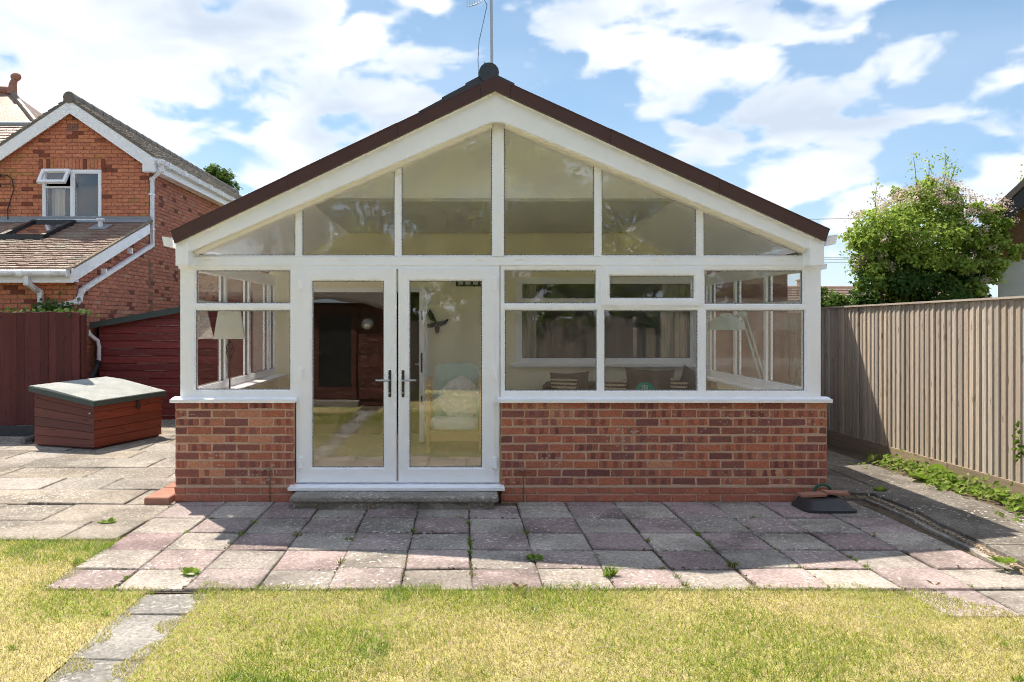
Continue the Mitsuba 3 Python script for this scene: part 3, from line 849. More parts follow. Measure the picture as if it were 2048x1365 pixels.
def side_frame(x, sgn):
    zt = 2.14
    bars = [box(x - .035, x + .035, .15, 3.45, .955, 1.03), box(x - .035, x + .035, .15, 3.45, 1.80, 1.86), box(x - .035, x + .035, .15, 3.45, zt, 2.28)]
    for y in (.15, 1.16, 2.11, 3.06, 3.40):
        bars.append(box(x - .036, x + .036, y - .035, y + .035, .95, zt + .01))
    k = put(cons, 'side_window', bars, 'upvc')
    for y0, y1 in ((.185, 1.125), (1.195, 2.075), (2.145, 3.025), (3.095, 3.365)):
        for z0, z1 in ((1.03, 1.80), (1.86, zt)):
            vv = np.array([[x, y0, z0], [x, y1, z0], [x, y1, z1], [x, y0, z1]])
            put(k, 'pane', (vv, np.array([[0, 1, 2], [0, 2, 3]])), 'window_glass')
            g = .006
            put(k, 'gasket', [box(x - .012, x + .012, y0, y0 + g, z0, z1), box(x - .012, x + .012, y1 - g, y1, z0, z1), box(x - .012, x + .012, y0 + g, y1 - g, z0, z0 + g)], 'rubber')
    put(cons, 'sill', cbox(min(x, x - sgn * .20), max(x, x - sgn * .20), .14, 3.44, .925, .952, .004), 'upvc')


side_frame(BX0 + .10, -1)
side_frame(BX3 - .10, 1)
put(cons, 'inner_wall', [box(BX0 + .12, BX0 + .16, .10, 3.45, .0, .92), box(BX3 - .16, BX3 - .12, .10, 3.45, .0, .92), box(BX0 + .16, BX1 - .006, .10, .14, 0, .92), box(BX2 + .006, BX3 - .16, .10, .14, 0, .92)], 'cream_paint')
put(cons, 'floor', box(BX0 + .03, BX3 - .03, .10, 3.5, -.04, .13), 'laminate')
# ------------------------------------------------------------------ doorstep
ds = thing('doorstep', 'worn grey concrete doorstep below the white double doors', 'step')
put(ds, 'tread', cbox(-1.50, .340, -.335, .008, .062, .112, .012), 'step_concrete')
for i in range(8):
    put(ds, 'block', cbox(-1.475 + i * .223, -1.475 + i * .223 + .213, -.295 + RNG.normal(0, .003), -.01, -.04, .0615, .006), 'step_concrete')
put(ds, 'mortar', box(-1.46, .30, -.285, -.012, -.05, .06), 'front_mortar')

# ------------------------------------------------------------------ the bungalow the conservatory is built on
bun = thing('bungalow', 'dark roofed bungalow behind the conservatory with cream back wall', 'bungalow')
BY = 3.5
wx0, wx1 = -3.3, 4.45
wz = 2.57
ridge = (.385, 4.99)
front = Polygon([(wx0, -.05), (wx1, -.05), (wx1, wz), (ridge[0], ridge[1] - .16), (wx0, wz)])
d0, d1 = -2.30, -.42
bwin = sbox(fx(1030, BY), fz(727, BY), fx(1396, BY), fz(556, BY))
front = front.difference(sbox(d0, -.06, d1, 2.12)).difference(bwin)
low = front.intersection(sbox(-9, -1, 9, 2.86)); top = front.intersection(sbox(-9, 2.86, 9, 9))
wl = put(bun, 'wall', prism(low.intersection(sbox(BX0 + .03, -1, BX3 - .03, 9)), BY, BY + .25), 'cream_paint')
labels[wl] = {'label': 'cream painted wall inside the conservatory'}
for xa, xb in ((-9, BX0 + .03), (BX3 - .03, 9)):
    put(bun, 'outer_wall', prism(low.intersection(sbox(xa, -1, xb, 9)), BY, BY + .25), 'bungalow_brick')
put(bun, 'gable', prism(top, BY, BY + .25), 'far_wall')
put(bun, 'side_wall', [box(wx0, wx0 + .25, BY + .25, 12, -.05, wz), box(wx1 - .25, wx1, BY + .25, 12, -.05, wz), prism(Polygon([(wx0, -.05), (wx1, -.05), (wx1, wz), (ridge[0], ridge[1] - .16), (wx0, wz)]), 12, 12.25)], 'pebbledash')
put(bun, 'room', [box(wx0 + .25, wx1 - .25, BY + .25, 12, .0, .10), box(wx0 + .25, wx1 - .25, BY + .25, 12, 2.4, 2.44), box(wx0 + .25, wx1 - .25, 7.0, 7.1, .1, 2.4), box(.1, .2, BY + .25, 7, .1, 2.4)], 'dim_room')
rl = []
for ex, rx in ((wx0 - .38, ridge[0]), (wx1 + .36, ridge[0])):
    n_ = 13
    ez = wz - .02
    for i in range(n_):
        a, b = along((ex, ez), ridge, i / n_), along((ex, ez), ridge, (i + 1) / n_)
        rl.append(prism(Polygon([(a[0], a[1] + .03), (b[0], b[1] + .008), (b[0], b[1] - .10), (a[0], a[1] - .10)]), BY - .22, 12.4))
br_ = put(bun, 'roof', rl, 'dark_tile')
for i in range(20):
    y0 = BY - .24 + i * .45
    put(br_, 'ridge_tile', tube([(ridge[0], y0, ridge[1] - .02), (ridge[0], y0 + .44, ridge[1] - .02)], [.135, .128], 16), 'dark_tile', smooth=40)
for ex in (wx0 - .42, wx1 + .40):
    put(bun, 'gutter', prism(Polygon([(ex - .05, wz - .14), (ex + .05, wz - .14), (ex + .04, wz - .21), (ex - .03, wz - .21)]), BY - .2, 12.3), 'upvc')
# its old back window with curtains
bk = glazed(bun, 'window', sbox(*bwin.bounds).buffer(.001), [R(1045, 568, 1213, 597, BY), R(1221, 568, 1382, 597, BY), R(1045, 607, 1382, 717, BY)], y=BY + .03, seed=80, amp=.0004)
put(bk, 'sill', cbox(bwin.bounds[0] - .06, bwin.bounds[2] + .06, BY - .10, BY + .06, bwin.bounds[1] - .05, bwin.bounds[1] - .002, .008), 'upvc')
cv = []
for xa, xb in ((bwin.bounds[0] + .05, bwin.bounds[0] + .32), (bwin.bounds[2] - .42, bwin.bounds[2] - .04)):
    xs = np.linspace(xa, xb, 60)
    yy = BY + .30 + .025 * np.sin((xs - xa) * 75)
    vv = np.vstack([np.c_[xs, yy, np.full(60, .9)], np.c_[xs, yy, np.full(60, 2.3)]])
    q = np.arange(59)
    cv.append((vv, np.vstack([np.c_[q, q + 1, q + 61], np.c_[q, q + 61, q + 60]])))
put(bun, 'curtain', cv[0], 'curtain', smooth=True)
put(bun, 'curtain', cv[1], 'curtain', smooth=True)
# the open inner door, hung at the right of the opening and swung forward
dx = d1 - .03
od = put(bun, 'inner_door', [box(dx - .06, dx, BY - .86, BY - .74, .15, 2.10), box(dx - .06, dx, BY - .12, BY - .01, .15, 2.10), box(dx - .06, dx, BY - .74, BY - .12, .15, .30), box(dx - .06, dx, BY - .74, BY - .12, 1.99, 2.10)], 'upvc')
labels[od] = {'label': 'white inner door standing open'}
put(od, 'pane', (np.array([[dx - .03, BY - .74, .3], [dx - .03, BY - .12, .3], [dx - .03, BY - .12, 1.99], [dx - .03, BY - .74, 1.99]]), np.array([[0, 1, 2], [0, 2, 3]])), 'window_glass')
put(od, 'lock_plate', [box(dx - .042, dx - .018, BY - .8625, BY - .8605, z, z + h) for z, h in ((1.68, .11), (1.02, .25), (.62, .11))], 'dark_metal')
put(od, 'handle', [tube([(dx - .06, BY - .80, 1.12), (dx - .11, BY - .80, 1.12), (dx - .115, BY - .69, 1.12)], .009, 8)], 'chrome', smooth=40)
put(bun, 'door_frame', [box(d0 - .0, d0 + .06, BY - .012, BY + .08, .13, 2.12), box(d1 - .06, d1, BY - .012, BY + .08, .13, 2.12), box(d0 + .06, d1 - .06, BY - .012, BY + .08, 2.06, 2.12)], 'upvc')

# ------------------------------------------------------------------ inside the conservatory
FL = .13
# floor lamp
lx, ly = fx(459.5, .75), .75
lt = thing('floor_lamp', 'floor lamp with tapered cream shade and twisted iron stem behind the left window', 'lamp')
st = [tube([(lx, ly, FL + .02), (lx, ly, 1.63)], .008, 8), lathe([(0, .0), (.13, .0), (.13, .015), (.02, .035), (.012, .09)], (lx, ly, FL), 24)]
zc = fz(701, ly)
for k_ in range(5):
    s = np.linspace(0, 1, 16)
    a = k_ * 2 * np.pi / 5 + s * 3.2
    st.append(tube(np.c_[lx + .036 * np.sin(np.pi * s) * np.cos(a), ly + .036 * np.sin(np.pi * s) * np.sin(a), zc - .11 + .22 * s], .005, 5))
put(lt, 'stem', st, 'dark_metal', smooth=40)
w0, w1, z0, z1 = .15, .105, fz(678, ly), fz(622, ly)
sq = lambda w, z: [[lx + i * w, ly + j * w, z] for i, j in ((-1, -1), (1, -1), (1, 1), (-1, 1))]
vv = rotz((np.array(sq(w0, z0) + sq(w1, z1)), None), .22, np.array([lx, ly, 0]))[0]
put(lt, 'lamp_shade', (vv, BF[4:]), 'lamp_shade')
# big teal task lamp
tx, ty = fx(1530, 1.6), 1.6
tl_ = thing('task_lamp', 'tall pale teal task lamp with dome shade behind the right window', 'lamp')
dc = np.array([fx(1452, ty), ty, fz(660, ty)])
elb, pv = (fx(1486, ty), ty, fz(628, ty)), (tx, ty, fz(772, ty))
put(tl_, 'base', [lathe([(0, 0), (.19, 0), (.19, .02), (.03, .04), (.02, .3)], (tx + .01, ty, FL), 28), tube([(tx + .01, ty, FL + .2), (tx + .01, ty, pv[2])], .018, 10)], 'teal_metal', smooth=40)
for dd in (-.024, .024):
    put(tl_, 'arm', tube([(pv[0] + dd, ty, pv[2]), (elb[0] + dd, ty, elb[2])], .011, 8), 'teal_metal', smooth=40)
put(tl_, 'joint', [blob(pv, (.045, .03, .045), 1, .0), blob(elb, (.05, .03, .04), 1, .0), tube([elb, tuple(dc + [0.04, 0, .13])], .016, 8)], 'teal_metal', smooth=40)
pr = [(.02, .185), (.06, .18), (.07, .15), (.14, .125), (.19, .075), (.205, .0), (.198, .0), (.18, .07), (.13, .115), (.05, .14), (.0, .145)]
put(tl_, 'lamp_shade', lathe(pr, dc, 28), 'teal_metal', smooth=50)
# armchair
ac = thing('armchair', 'pale pine framed armchair with cream seat seen through the right door', 'armchair')
ay = 1.95
x0, x1 = fx(852, ay), fx(966, ay)
zs = fz(862, ay)
for x in (x0, x1 - .045):
    put(ac, 'leg', cbox(x, x + .045, ay, ay + .06, FL, fz(775, ay), .006), 'pine')
    put(ac, 'leg', cbox(x, x + .045, ay + .58, ay + .64, FL, fz(775, ay) + .05, .006), 'pine')
    put(ac, 'armrest', bar((x + .0225, ay - .03, fz(775, ay) + .018), (x + .0225, ay + .68, fz(775, ay) + .068), .06, .03), 'pine')
put(ac, 'front_rail', cbox(x0 + .045, x1 - .045, ay + .01, ay + .035, fz(884, ay), zs, .005), 'pine')
put(ac, 'side_rail', [cbox(x, x + .022, ay + .06, ay + .58, fz(884, ay), zs - .01, .004) for x in (x0 + .01, x1 - .035)], 'pine')
put(ac, 'seat', blob(((x0 + x1) / 2, ay + .28, zs + .055), ((x1 - x0) / 2 - .05, .30, .065), 4, .02, 3, 3, 5), 'cream_fabric', smooth=True)
bk_ = put(ac, 'backrest', blob(((x0 + x1) / 2 + .03, ay + .58, zs + .40), ((x1 - x0) / 2 - .06, .06, .36), 5, .02, 3, 3, 9), 'teal_cloth', smooth=True)
labels[bk_] = {'label': 'backrest in pale teal cloth'}
cu = blob((0, 0, 0), (.235, .10, .235), 8, .16, 7, 5, 3.2)
ca_ = math.radians(38)
w = cu[0]; w = np.c_[w[:, 0] * math.cos(ca_) - w[:, 2] * math.sin(ca_), w[:, 1], w[:, 0] * math.sin(ca_) + w[:, 2] * math.cos(ca_)] + [fx(921, ay + .3), ay + .36, fz(800, ay + .3)]
tag(put(None, 'fluffy_cushion', (w, cu[1]), 'cream_fabric', smooth=True), 'fluffy cream cushion stood on its corner in the pine armchair', 'cushion')
# butterfly plaque on the back wall
bp = thing('butterfly_ornament', 'dark metal butterfly hung on the cream wall behind the right door', 'wall ornament')
by = BY - .03
c0 = np.array([fx(873, by), fz(645, by)])
def wing(pts, yy=0.0):
    return prism(Polygon([(c0[0] + a * .01, c0[1] + b * .01) for a, b in pts]).buffer(.006), by - .006 + yy, by + .002 + yy)
put(bp, 'wing', wing([(0, 0), (-6, 13), (-9, 17), (-11, 12), (-9, 4)]), 'dark_metal')
put(bp, 'wing', wing([(0, 0), (8, 1), (16, 4), (13, -1), (6, -5)]), 'dark_metal')
put(bp, 'wing', wing([(0, 0), (-5, -1), (-12, -3), (-11, -7), (-4, -6)]), 'dark_metal')
put(bp, 'wing', wing([(0, -1), (4, -6), (3, -13), (0, -15), (-2, -10)]), 'dark_metal')
put(bp, 'body', tube([(c0[0] - .05, by - .015, c0[1] + .05), (c0[0], by - .02, c0[1]), (c0[0] + .03, by - .015, c0[1] - .05)], .012, 8), 'dark_metal', smooth=40)
pc = thing('picture', 'small dark picture high on the cream wall behind the right door', 'picture')
put(pc, 'frame', cbox(fx(912, by), fx(985, by), by, by + .025, fz(573, by), fz(556, by), .004), 'dark_metal')
put(pc, 'panel', [box(fx(916 + 15 * i, by), fx(926 + 15 * i, by), by - .003, by + .001, fz(570, by), fz(560, by)) for i in range(4)], 'grey_board')
# sofa with cushions along the back wall
so = thing('sofa', 'low brown sofa under the inner window behind the right windows', 'sofa')
sx0, sx1 = fx(1092, 2.9), fx(1500, 2.9)
put(so, 'seat', cbox(sx0, sx1, 2.35, 3.15, FL + .08, .58, .05), 'brown_fabric', smooth=40)
put(so, 'backrest', cbox(sx0, sx1, 3.15, 3.40, FL + .08, .86, .06), 'brown_fabric', smooth=40)
for x in (sx0, sx1 - .16):
    put(so, 'armrest', cbox(x, x + .16, 2.33, 3.15, FL + .08, .72, .05), 'brown_fabric', smooth=40)
put(so, 'foot', [lathe([(0, 0), (.025, 0), (.03, .085)], (x, y, FL), 10) for x in (sx0 + .1, sx1 - .1) for y in (2.45, 3.3)], 'dark_metal')


def pillow(w, h, seed):
    g = np.linspace(-1, 1, 17)
    U, V = np.meshgrid(g, g)
    X = U * w / 2 * (1 - .10 * (1 - V ** 2)); Z = V * h / 2 * (1 - .12 * (1 - U ** 2))
    t = .075 * np.sqrt(np.clip((1 - U ** 2) * (1 - V ** 2), 0, 1)) ** .8 * (1 + .5 * (meshkit.fbm(np.stack([U * 2, V * 2, U * 0 + seed], -1), 3, seed % 97) - .5))
    vs = np.vstack([np.stack([X, -t, Z], -1).reshape(-1, 3), np.stack([X, t, Z], -1).reshape(-1, 3)])
    q = np.array([[a * 17 + b, a * 17 + b + 1, a * 17 + b + 18, a * 17 + b + 17] for a in range(16) for b in range(16)])
    f = np.vstack([q[:, [0, 1, 2]], q[:, [0, 2, 3]]])
    return vs, np.vstack([f, f[:, ::-1] + 289])


def cushion(label, u, v, w, h, y, m, tilt=0.0, name='cushion', pw=3.4, group=None):
    b = blob((0, 0, 0), (w / 2, .07, h / 2), int(u), .05, 3, 3, pw) if pw == 2.0 else pillow(w, h, int(u))
    ca, sa = math.cos(tilt), math.sin(tilt)
    q = b[0]
    q = np.c_[q[:, 0] * ca - q[:, 2] * sa, q[:, 1] + q[:, 2] * .2, q[:, 0] * sa + q[:, 2] * ca] + [fx(u, y), y, fz(v, y)]
    return tag(put(None, name, (q, b[1]), m, smooth=True), label, 'cushion', group)


cushion('plain brown cushion at the left end of the sofa behind the striped one', 1140, 772, .52, .36, 3.00, 'brown_fabric', .03)
cushion('brown and cream striped cushion at the left end of the sofa', 1128, 778, .36, .28, 2.80, 'striped_fabric', -.03)
cushion('brown and cream striped cushion left of the round teal one', 1228, 779, .34, .24, 2.80, 'striped_fabric', .0)
cushion('large grey brown cushion behind the round teal one', 1300, 770, .66, .42, 3.02, 'brown_fabric', -.05)
cushion('grey brown cushion leaning at the right end of the sofa', 1390, 776, .48, .44, 2.96, 'brown_fabric', -.42)
cushion('brown and cream striped cushion right of the round teal one', 1357, 778, .24, .24, 2.78, 'striped_fabric', -.18)
cushion('low grey brown cushion seen under the teal task lamp', 1448, 779, .40, .26, 2.7, 'brown_fabric', .1)
rc = cushion('round teal cushion with a small white window mark on the sofa', 1291, 787, .27, .27, 2.62, 'teal_fabric', 0, 'round_cushion', 2.0)
mx, mz, my = fx(1290, 2.54), fz(775, 2.54), 2.545
put(rc, 'emblem', [box(mx - .034, mx + .034, my, my + .006, mz + a - .003, mz + a + .003) for a in (-.024, 0, .024)] + [box(mx + a - .003, mx + a + .003, my + .0005, my + .0055, mz - .024, mz + .024) for a in (-.031, 0, .031)], 'white_fabric')

# ------------------------------------------------------------------ aerial on the bungalow
ae = thing('tv_aerial', 'grey aerial mast with grid reflector above the conservatory roof', 'aerial')
my_ = BY - .12
mx = fx(985, my_)
put(ae, 'mast', tube([(mx, my_, 4.4), (mx - .012, my_, 5.4), (mx - .02, my_, 6.5)], .020, 10), 'galvanised', smooth=40)
gx0, gx1, gz = fx(934, my_), fx(964, my_), fz(14, my_)
gr = [tube([(gx0, my_, gz), ((gx0 + gx1) / 2, my_ - .03, gz + .012), (gx1, my_ - .05, gz + .055)], .007, 6)]
for i in range(7):
    t = i / 6
    gr.append(tube([(gx0 + (gx1 - gx0) * t, my_ - .05 * t, gz + .05 * t), (gx0 + (gx1 - gx0) * t, my_ - .05 * t, gz + .42)], .0035, 5))
gr.append(tube([(gx0, my_, gz + .42), (gx1, my_ - .05, gz + .46)], .006, 6))
put(ae, 'reflector', gr, 'galvanised')
put(ae, 'boom', tube([(gx1 - .05, my_ - .03, gz + .16), (mx + .2, my_, gz + .20)], .009, 6), 'galvanised')
cx_ = [(964, -6), (974, 12), (967, 45), (958, 85), (956, 120), (957, 150), (956, 168)]
put(ae, 'cable', tube([(fx(a, my_), my_ - .03, fz(b, my_)) for a, b in cx_], .0045, 6), 'cable')
put(ae, 'bracket', [bar((mx - .02, my_ - .02, 4.75), (mx - .02, my_ + .2, 4.75), .03, .03), bar((mx - .09, my_ - .05, 4.93), (mx - .11, my_ - .05, 5.13), .02, .02)], 'galvanised')

# ------------------------------------------------------------------ neighbour's brick house (left)
nh = thing('brick_house', "neighbouring orange brick house with white bargeboards and lean-to at the left", 'house')
NX, NXL, NYG, NYL, NYB = -6.23, -9.33, 8.63, 5.58, 20.5
gab = Polygon([(NXL, 0), (NX, 0), (NX, 4.84), (-7.75, 5.90), (NXL, 4.84)])
win = sbox(-8.35, 3.70, -7.17, 4.70)
core = [prism(gab.difference(win), NYG + .012, NYG + .25), prism(Polygon([(NYG + .25, 0), (NYB, 0), (NYB, 4.92), (NYG + .25, 4.92)]), NX - .25, NX - .012, 'yz'),
        box(NXL, NXL + .2, NYG + .25, NYB, 0, 4.9)]
nw = put(nh, 'wall', core, 'house_mortar')
put(nh, 'lean_to_wall', [prism(Polygon([(NYL + .012, 0), (NYG + .01, 0), (NYG + .01, 3.58), (NYL + .012, 2.46)]), NX - .25, NX - .012, 'yz'),
        prism(sbox(-12.0, 0, NX - .25, 2.46).difference(sbox(-8.9, 1.0, -7.46, 2.14)), NYL + .012, NYL + .25)], 'house_mortar')
idn = [20000]


def wall_bricks(poly, plane, fixed, nrm, z0, n_c, x_start, weight):
    """bricks clipped to a polygon given in (along, z)"""
    out = []
    b = poly.bounds
    ax = XA if plane == 'xz' else YA
    pp = shapely.prepared.prep(poly)
    for r in range(n_c):
        z = z0 + r * .075
        if z > b[3]:
            break
        x = x_start - (.1125 if r % 2 else 0)
        while x < b[2]:
            if x + .225 > b[0]:
                cell = sbox(x + .005, z + .005, x + .220, z + .070)
                if pp.intersects(cell):
                    cc = cell if pp.contains(cell) else cell.intersection(poly)
                    if cc.area > .0015:
                        bb = cc.bounds
                        idn[0] += 1
                        c = np.array([(bb[0] + bb[2]) / 2, fixed, (bb[1] + bb[3]) / 2]) if plane == 'xz' else np.array([fixed, (bb[0] + bb[2]) / 2, (bb[1] + bb[3]) / 2])
                        if cc.area > .96 * (bb[2] - bb[0]) * (bb[3] - bb[1]):
                            v_, f_, uv_ = piece(c, ax, ZA, nrm, bb[2] - bb[0], bb[3] - bb[1], .02, RNG.normal(0, .0015), .003, .0015, idn[0])
                        else:
                            v_, f_ = prism(cc, fixed - .001 if plane == 'xz' else fixed - .018, fixed + .018, plane)
                            uv_ = np.c_[np.full(len(v_), idn[0] + .5), np.full(len(v_), .5)]
                        d = c - [0, EYE_Y, EYE_Z]
                        out.append((v_, f_, uv_, weight * abs(np.dot(nrm, d)) / np.linalg.norm(d) ** 3 * (bb[2] - bb[0])))
            x += .225
    return out


sold = sbox(-8.42, 4.71, -7.10, 4.92)
vb = sbox(-7.87, 5.48, -7.63, 5.63)
it = wall_bricks(gab.intersection(sbox(-20, 3.55, 0, 9)).difference(win).difference(sold).difference(vb), 'xz', NYG, np.array([0, -1, 0]), 3.45, 40, NXL, 1)
nv = np.array([0, -1, 0])
for i in range(18):
    idn[0] += 1
    v_, f_, uv_ = piece((-8.385 + i * .0735, NYG, 4.815), XA, ZA, nv, .064, .20, .02, 0, .003, .0015, idn[0])
    it.append((v_, f_, uv_, 1e-2))
lw = sbox(-12, 1.2, NX, 2.44).difference(sbox(-8.9, 1.0, -7.46, 2.14))
it += wall_bricks(lw, 'xz', NYL, nv, 1.2, 18, -12.0, 1.6)
spread(nw, 'brick', it, 'house_brick', mass='brickwork')
sw = Polygon([(NYL, .6), (15.5, .6), (15.5, 4.88), (NYG, 4.88), (NYG, 3.55), (NYL, 2.42)])
spread(nw, 'brick', wall_bricks(sw, 'yz', NX, np.array([1, 0, 0]), .6, 58, NYL, 1), 'side_brick', limit=0, mass='side_brickwork')
put(nw, 'air_brick', [prism(vb.difference(union_all([sbox(-7.855 + i * .033, 5.50 + j * .031, -7.855 + i * .033 + .020, 5.50 + j * .031 + .02) for i in range(7) for j in range(4)])), NYG - .004, NYG + .02)], 'terracotta')
put(nw, 'sill_course', box(-8.42, -7.10, NYG - .03, NYG + .02, 3.62, 3.66), 'terracotta')
# upstairs window: fixed frame, one fixed light, one open top light
fw = glazed(nh, 'window', win.difference(sbox(-8.29, 4.37, -7.79, 4.65)), [sbox(-8.28, 3.77, -7.80, 4.33), sbox(-7.70, 3.77, -7.24, 4.62)], y=NYG - .012, seed=90, frame_m='upvc', bead=.014)
ol = [prism(sbox(0, 0, .56, .36).difference(sbox(.06, .06, .50, .30)), -.03, .03)]
def hinge_out(m, ang=.62):
    v, f = m
    c, s = math.cos(ang), math.sin(ang)
    z = v[:, 2] - .36
    return np.c_[v[:, 0] - 8.33, NYG - .045 + v[:, 1] * c - z * s * -1, 4.69 + v[:, 1] * s * -1 + z * c], f
tlgt = put(fw, 'opening_light', [hinge_out(m) for m in ol], 'upvc')
labels[tlgt] = {'label': 'top light propped open'}
put(tlgt, 'pane', hinge_out((np.array([[.06, 0, .06], [.50, 0, .06], [.50, 0, .30], [.06, 0, .30]]), np.array([[0, 1, 2], [0, 2, 3]]))), 'window_glass')
put(fw, 'sill', cbox(-8.42, -7.12, NYG - .09, NYG + .02, 3.66, 3.70, .005), 'upvc')
for xa, xb in ((-8.27, -8.0), (-7.34, -7.25)):
    xs = np.linspace(xa, xb, 30); yy = NYG + .22 + .02 * np.sin(xs * 60); q = np.arange(29)
    put(nh, 'curtain', (np.vstack([np.c_[xs, yy, np.full(30, 3.7)], np.c_[xs, yy, np.full(30, 4.35 if xa < -8 else 4.66)]]), np.vstack([np.c_[q, q + 1, q + 31], np.c_[q, q + 31, q + 30]])), 'curtain', smooth=True)
put(nh, 'room', [box(-9.0, -6.6, NYG + 2.6, NYG + 2.7, 2.7, 4.9), box(-9.0, -6.6, NYG + .3, NYG + 2.6, 2.6, 2.7), box(-9.0, -6.6, NYG + .3, NYG + 2.6, 4.85, 4.9), box(-9.05, -9.0, NYG + .3, NYG + 2.6, 2.7, 4.9), box(-6.6, -6.5, NYG + .3, NYG + 2.6, 2.7, 4.9)], 'dim_room')
# gable roof
GYF = NYG - .14
ap, re, le = (-7.75, 6.11), (-6.06, 4.97), (-9.50, 4.95)
cell_id = [60000]


def tile_rows(p_eave, p_ridge, y0, y1, n_rows, tw, m, parent, flip, limit=0, thick=.022):
    """tiles on a slope whose fall lies in x; y along the eave"""
    e, r = np.array([p_eave[0], 0, p_eave[1]]), np.array([p_ridge[0], 0, p_ridge[1]])
    b = (r - e) / np.linalg.norm(r - e)
    n = np.cross(YA, b) * (1 if np.cross(YA, b)[2] > 0 else -1)
    out = []
    for i in range(n_rows):
        t = (i + .5) / n_rows
        c0 = e + (r - e) * t
        y = y0 - (tw / 2 if i % 2 else 0)
        while y < y1:
            ya, yb = max(y, y0), min(y + tw, y1)
            y += tw
            if yb - ya < .03:
                continue
            cell_id[0] += 1
            nn = n + b * .20 + RNG.normal(0, .03, 3)
            nn /= np.linalg.norm(nn)
            bb = np.cross(nn, YA); bb *= np.sign(np.dot(bb, b)); bb /= np.linalg.norm(bb)
            c = c0 + [0, (ya + yb) / 2, 0] + n * (.012 + RNG.normal(0, .003))
            v_, f_, uv_ = piece(c, YA, bb, nn, yb - ya - .004, np.linalg.norm(r - e) / n_rows * 1.12, thick + .012, .006, .004, .004, cell_id[0])
            d = c - [0, EYE_Y, EYE_Z]
            out.append((v_, f_, uv_, 1 / np.linalg.norm(d) ** 2))
    spread(parent, 'tile', out, m, limit=limit, mass='tiles')


def slope(p, q, th_, y0, y1):
    return prism(Polygon([p, q, (q[0], q[1] - th_), (p[0], p[1] - th_)]), y0, y1)


nr = put(nh, 'roof', [slope(re, ap, .06, GYF, NYB + .1), slope(le, ap, .06, GYF, NYB + .1)], 'mossy_tile')
tile_rows(re, ap, GYF, NYB + .1, 17, .17, 'mossy_tile', nr, 1)
tile_rows(le, ap, GYF, NYB + .1, 17, .17, 'mossy_tile', nr, 1)
for i in range(27):
    put(nr, 'ridge_tile', tube([(ap[0], GYF - .02 + i * .44, ap[1] + .0), (ap[0], GYF + .41 + i * .44, ap[1])], [.115, .108], 12), 'mossy_tile', smooth=40)
th2 = .20
for s_, P in ((1, re), (-1, le)):
    a = (P[0] - s_ * .0, P[1] - .06)
    q = Polygon([a, (ap[0], ap[1] - .06), (ap[0], ap[1] - .06 - th2 * 1.25), (a[0] - s_ * .16, a[1] - th2 + .03)])
    put(nh, 'bargeboard', prism(q, GYF + .01, GYF + .045), 'upvc')
    put(nh, 'box_end', box(min(P[0], P[0] - s_ * .24), max(P[0], P[0] - s_ * .24), GYF + .005, NYG + .0, P[1] - .33, P[1] - .05), 'upvc')
put(nh, 'fascia', [box(NX + .005, NX + .20, NYG - .02, NYB, 4.66, 4.69), box(NX + .18, NX + .205, NYG - .01, NYB, 4.66, 4.86)], 'upvc')
gut = put(nh, 'gutter', prism(Polygon([(NX + .21, 4.89), (NX + .33, 4.89), (NX + .31, 4.80), (NX + .23, 4.79)]), GYF - .02, NYB, 'xz'), 'white_pipe')
put(gut, 'bracket', [box(NX + .205, NX + .335, y, y + .05, 4.785, 4.895) for y in np.arange(NYG + .3, NYB, .9)], 'upvc')
# rainwater pipe: down the corner, along the side wall, onto the lean-to front
px = NX + .05
pp_ = [(NX + .27, NYG - .02, 4.80), (NX + .27, NYG - .02, 4.68), (px, NYG + .06, 4.52), (px, NYG + .06, 3.20), (px, NYL + .25, 2.22), (px, NYL + .12, 2.16), (px, NYL + .04, 2.02), (px, NYL - .04, 1.98), (NX - .52, NYL - .05, 1.86)]
dp = put(nh, 'downpipe', [bar(a, b, .068, .068, up=(1, 0, .01) if abs(b[0] - a[0]) < .3 else (0, 0, 1)) for a, b in zip(pp_[:-1], pp_[1:])] + [blob(p, (.045, .045, .045), 1, 0, sub=2, power=6) for p in pp_[1:-1]], 'white_pipe')
put(dp, 'clip', [box(px - .05, px + .04, NYG + .0, NYG + .12, z, z + .03) for z in (4.2, 3.5)] + [box(px - .05, px + .045, y, y + .04, z - .05, z + .05) for y, z in ((7.6, 2.99), (6.5, 2.53))], 'upvc')
# lean-to
lp = lambda y: 2.50 + .354 * (y - 5.35)
lr = put(nh, 'roof', prism(Polygon([(5.35, 2.50), (NYG, lp(NYG)), (NYG, lp(NYG) - .07), (5.35, 2.43)]), -12, NX + .06, 'yz'), 'roof_tile')
sky_hole = (-8.40, -7.58, 7.2, 8.38)
out = []
nl = np.array([0, -.354, 1.0]); nl /= np.linalg.norm(nl)
bl_ = np.array([0, 1, .354]); bl_ /= np.linalg.norm(bl_)
nrow = 27
for i in range(nrow):
    y = 5.36 + (NYG - 5.4) * (i + .5) / nrow
    x = -12.0 - (.0825 if i % 2 else 0)
    while x < NX + .05:
        xa, xb = x, min(x + .165, NX + .06)
        x += .165
        xc = (xa + xb) / 2
        if xb - xa < .03 or (sky_hole[0] < xc < sky_hole[1] and sky_hole[2] < y < sky_hole[3]):
            continue
        cell_id[0] += 1
        nn = nl + bl_ * .17 + RNG.normal(0, .012, 3); nn /= np.linalg.norm(nn)
        aa = np.cross(bl_, nn); aa /= np.linalg.norm(aa); bb = np.cross(nn, aa)
        c = np.array([xc, y, lp(y) + .014 + RNG.normal(0, .003)])
        v_, f_, uv_ = piece(c, aa, bb, nn, xb - xa - .004, .142, .034, .006, .004, .003, cell_id[0])
        out.append((v_, f_, uv_, (1 if xc > -9 else .1) / (y + 7.37) ** 2))
spread(lr, 'tile', out, 'roof_tile', limit=300, mass='tiles')
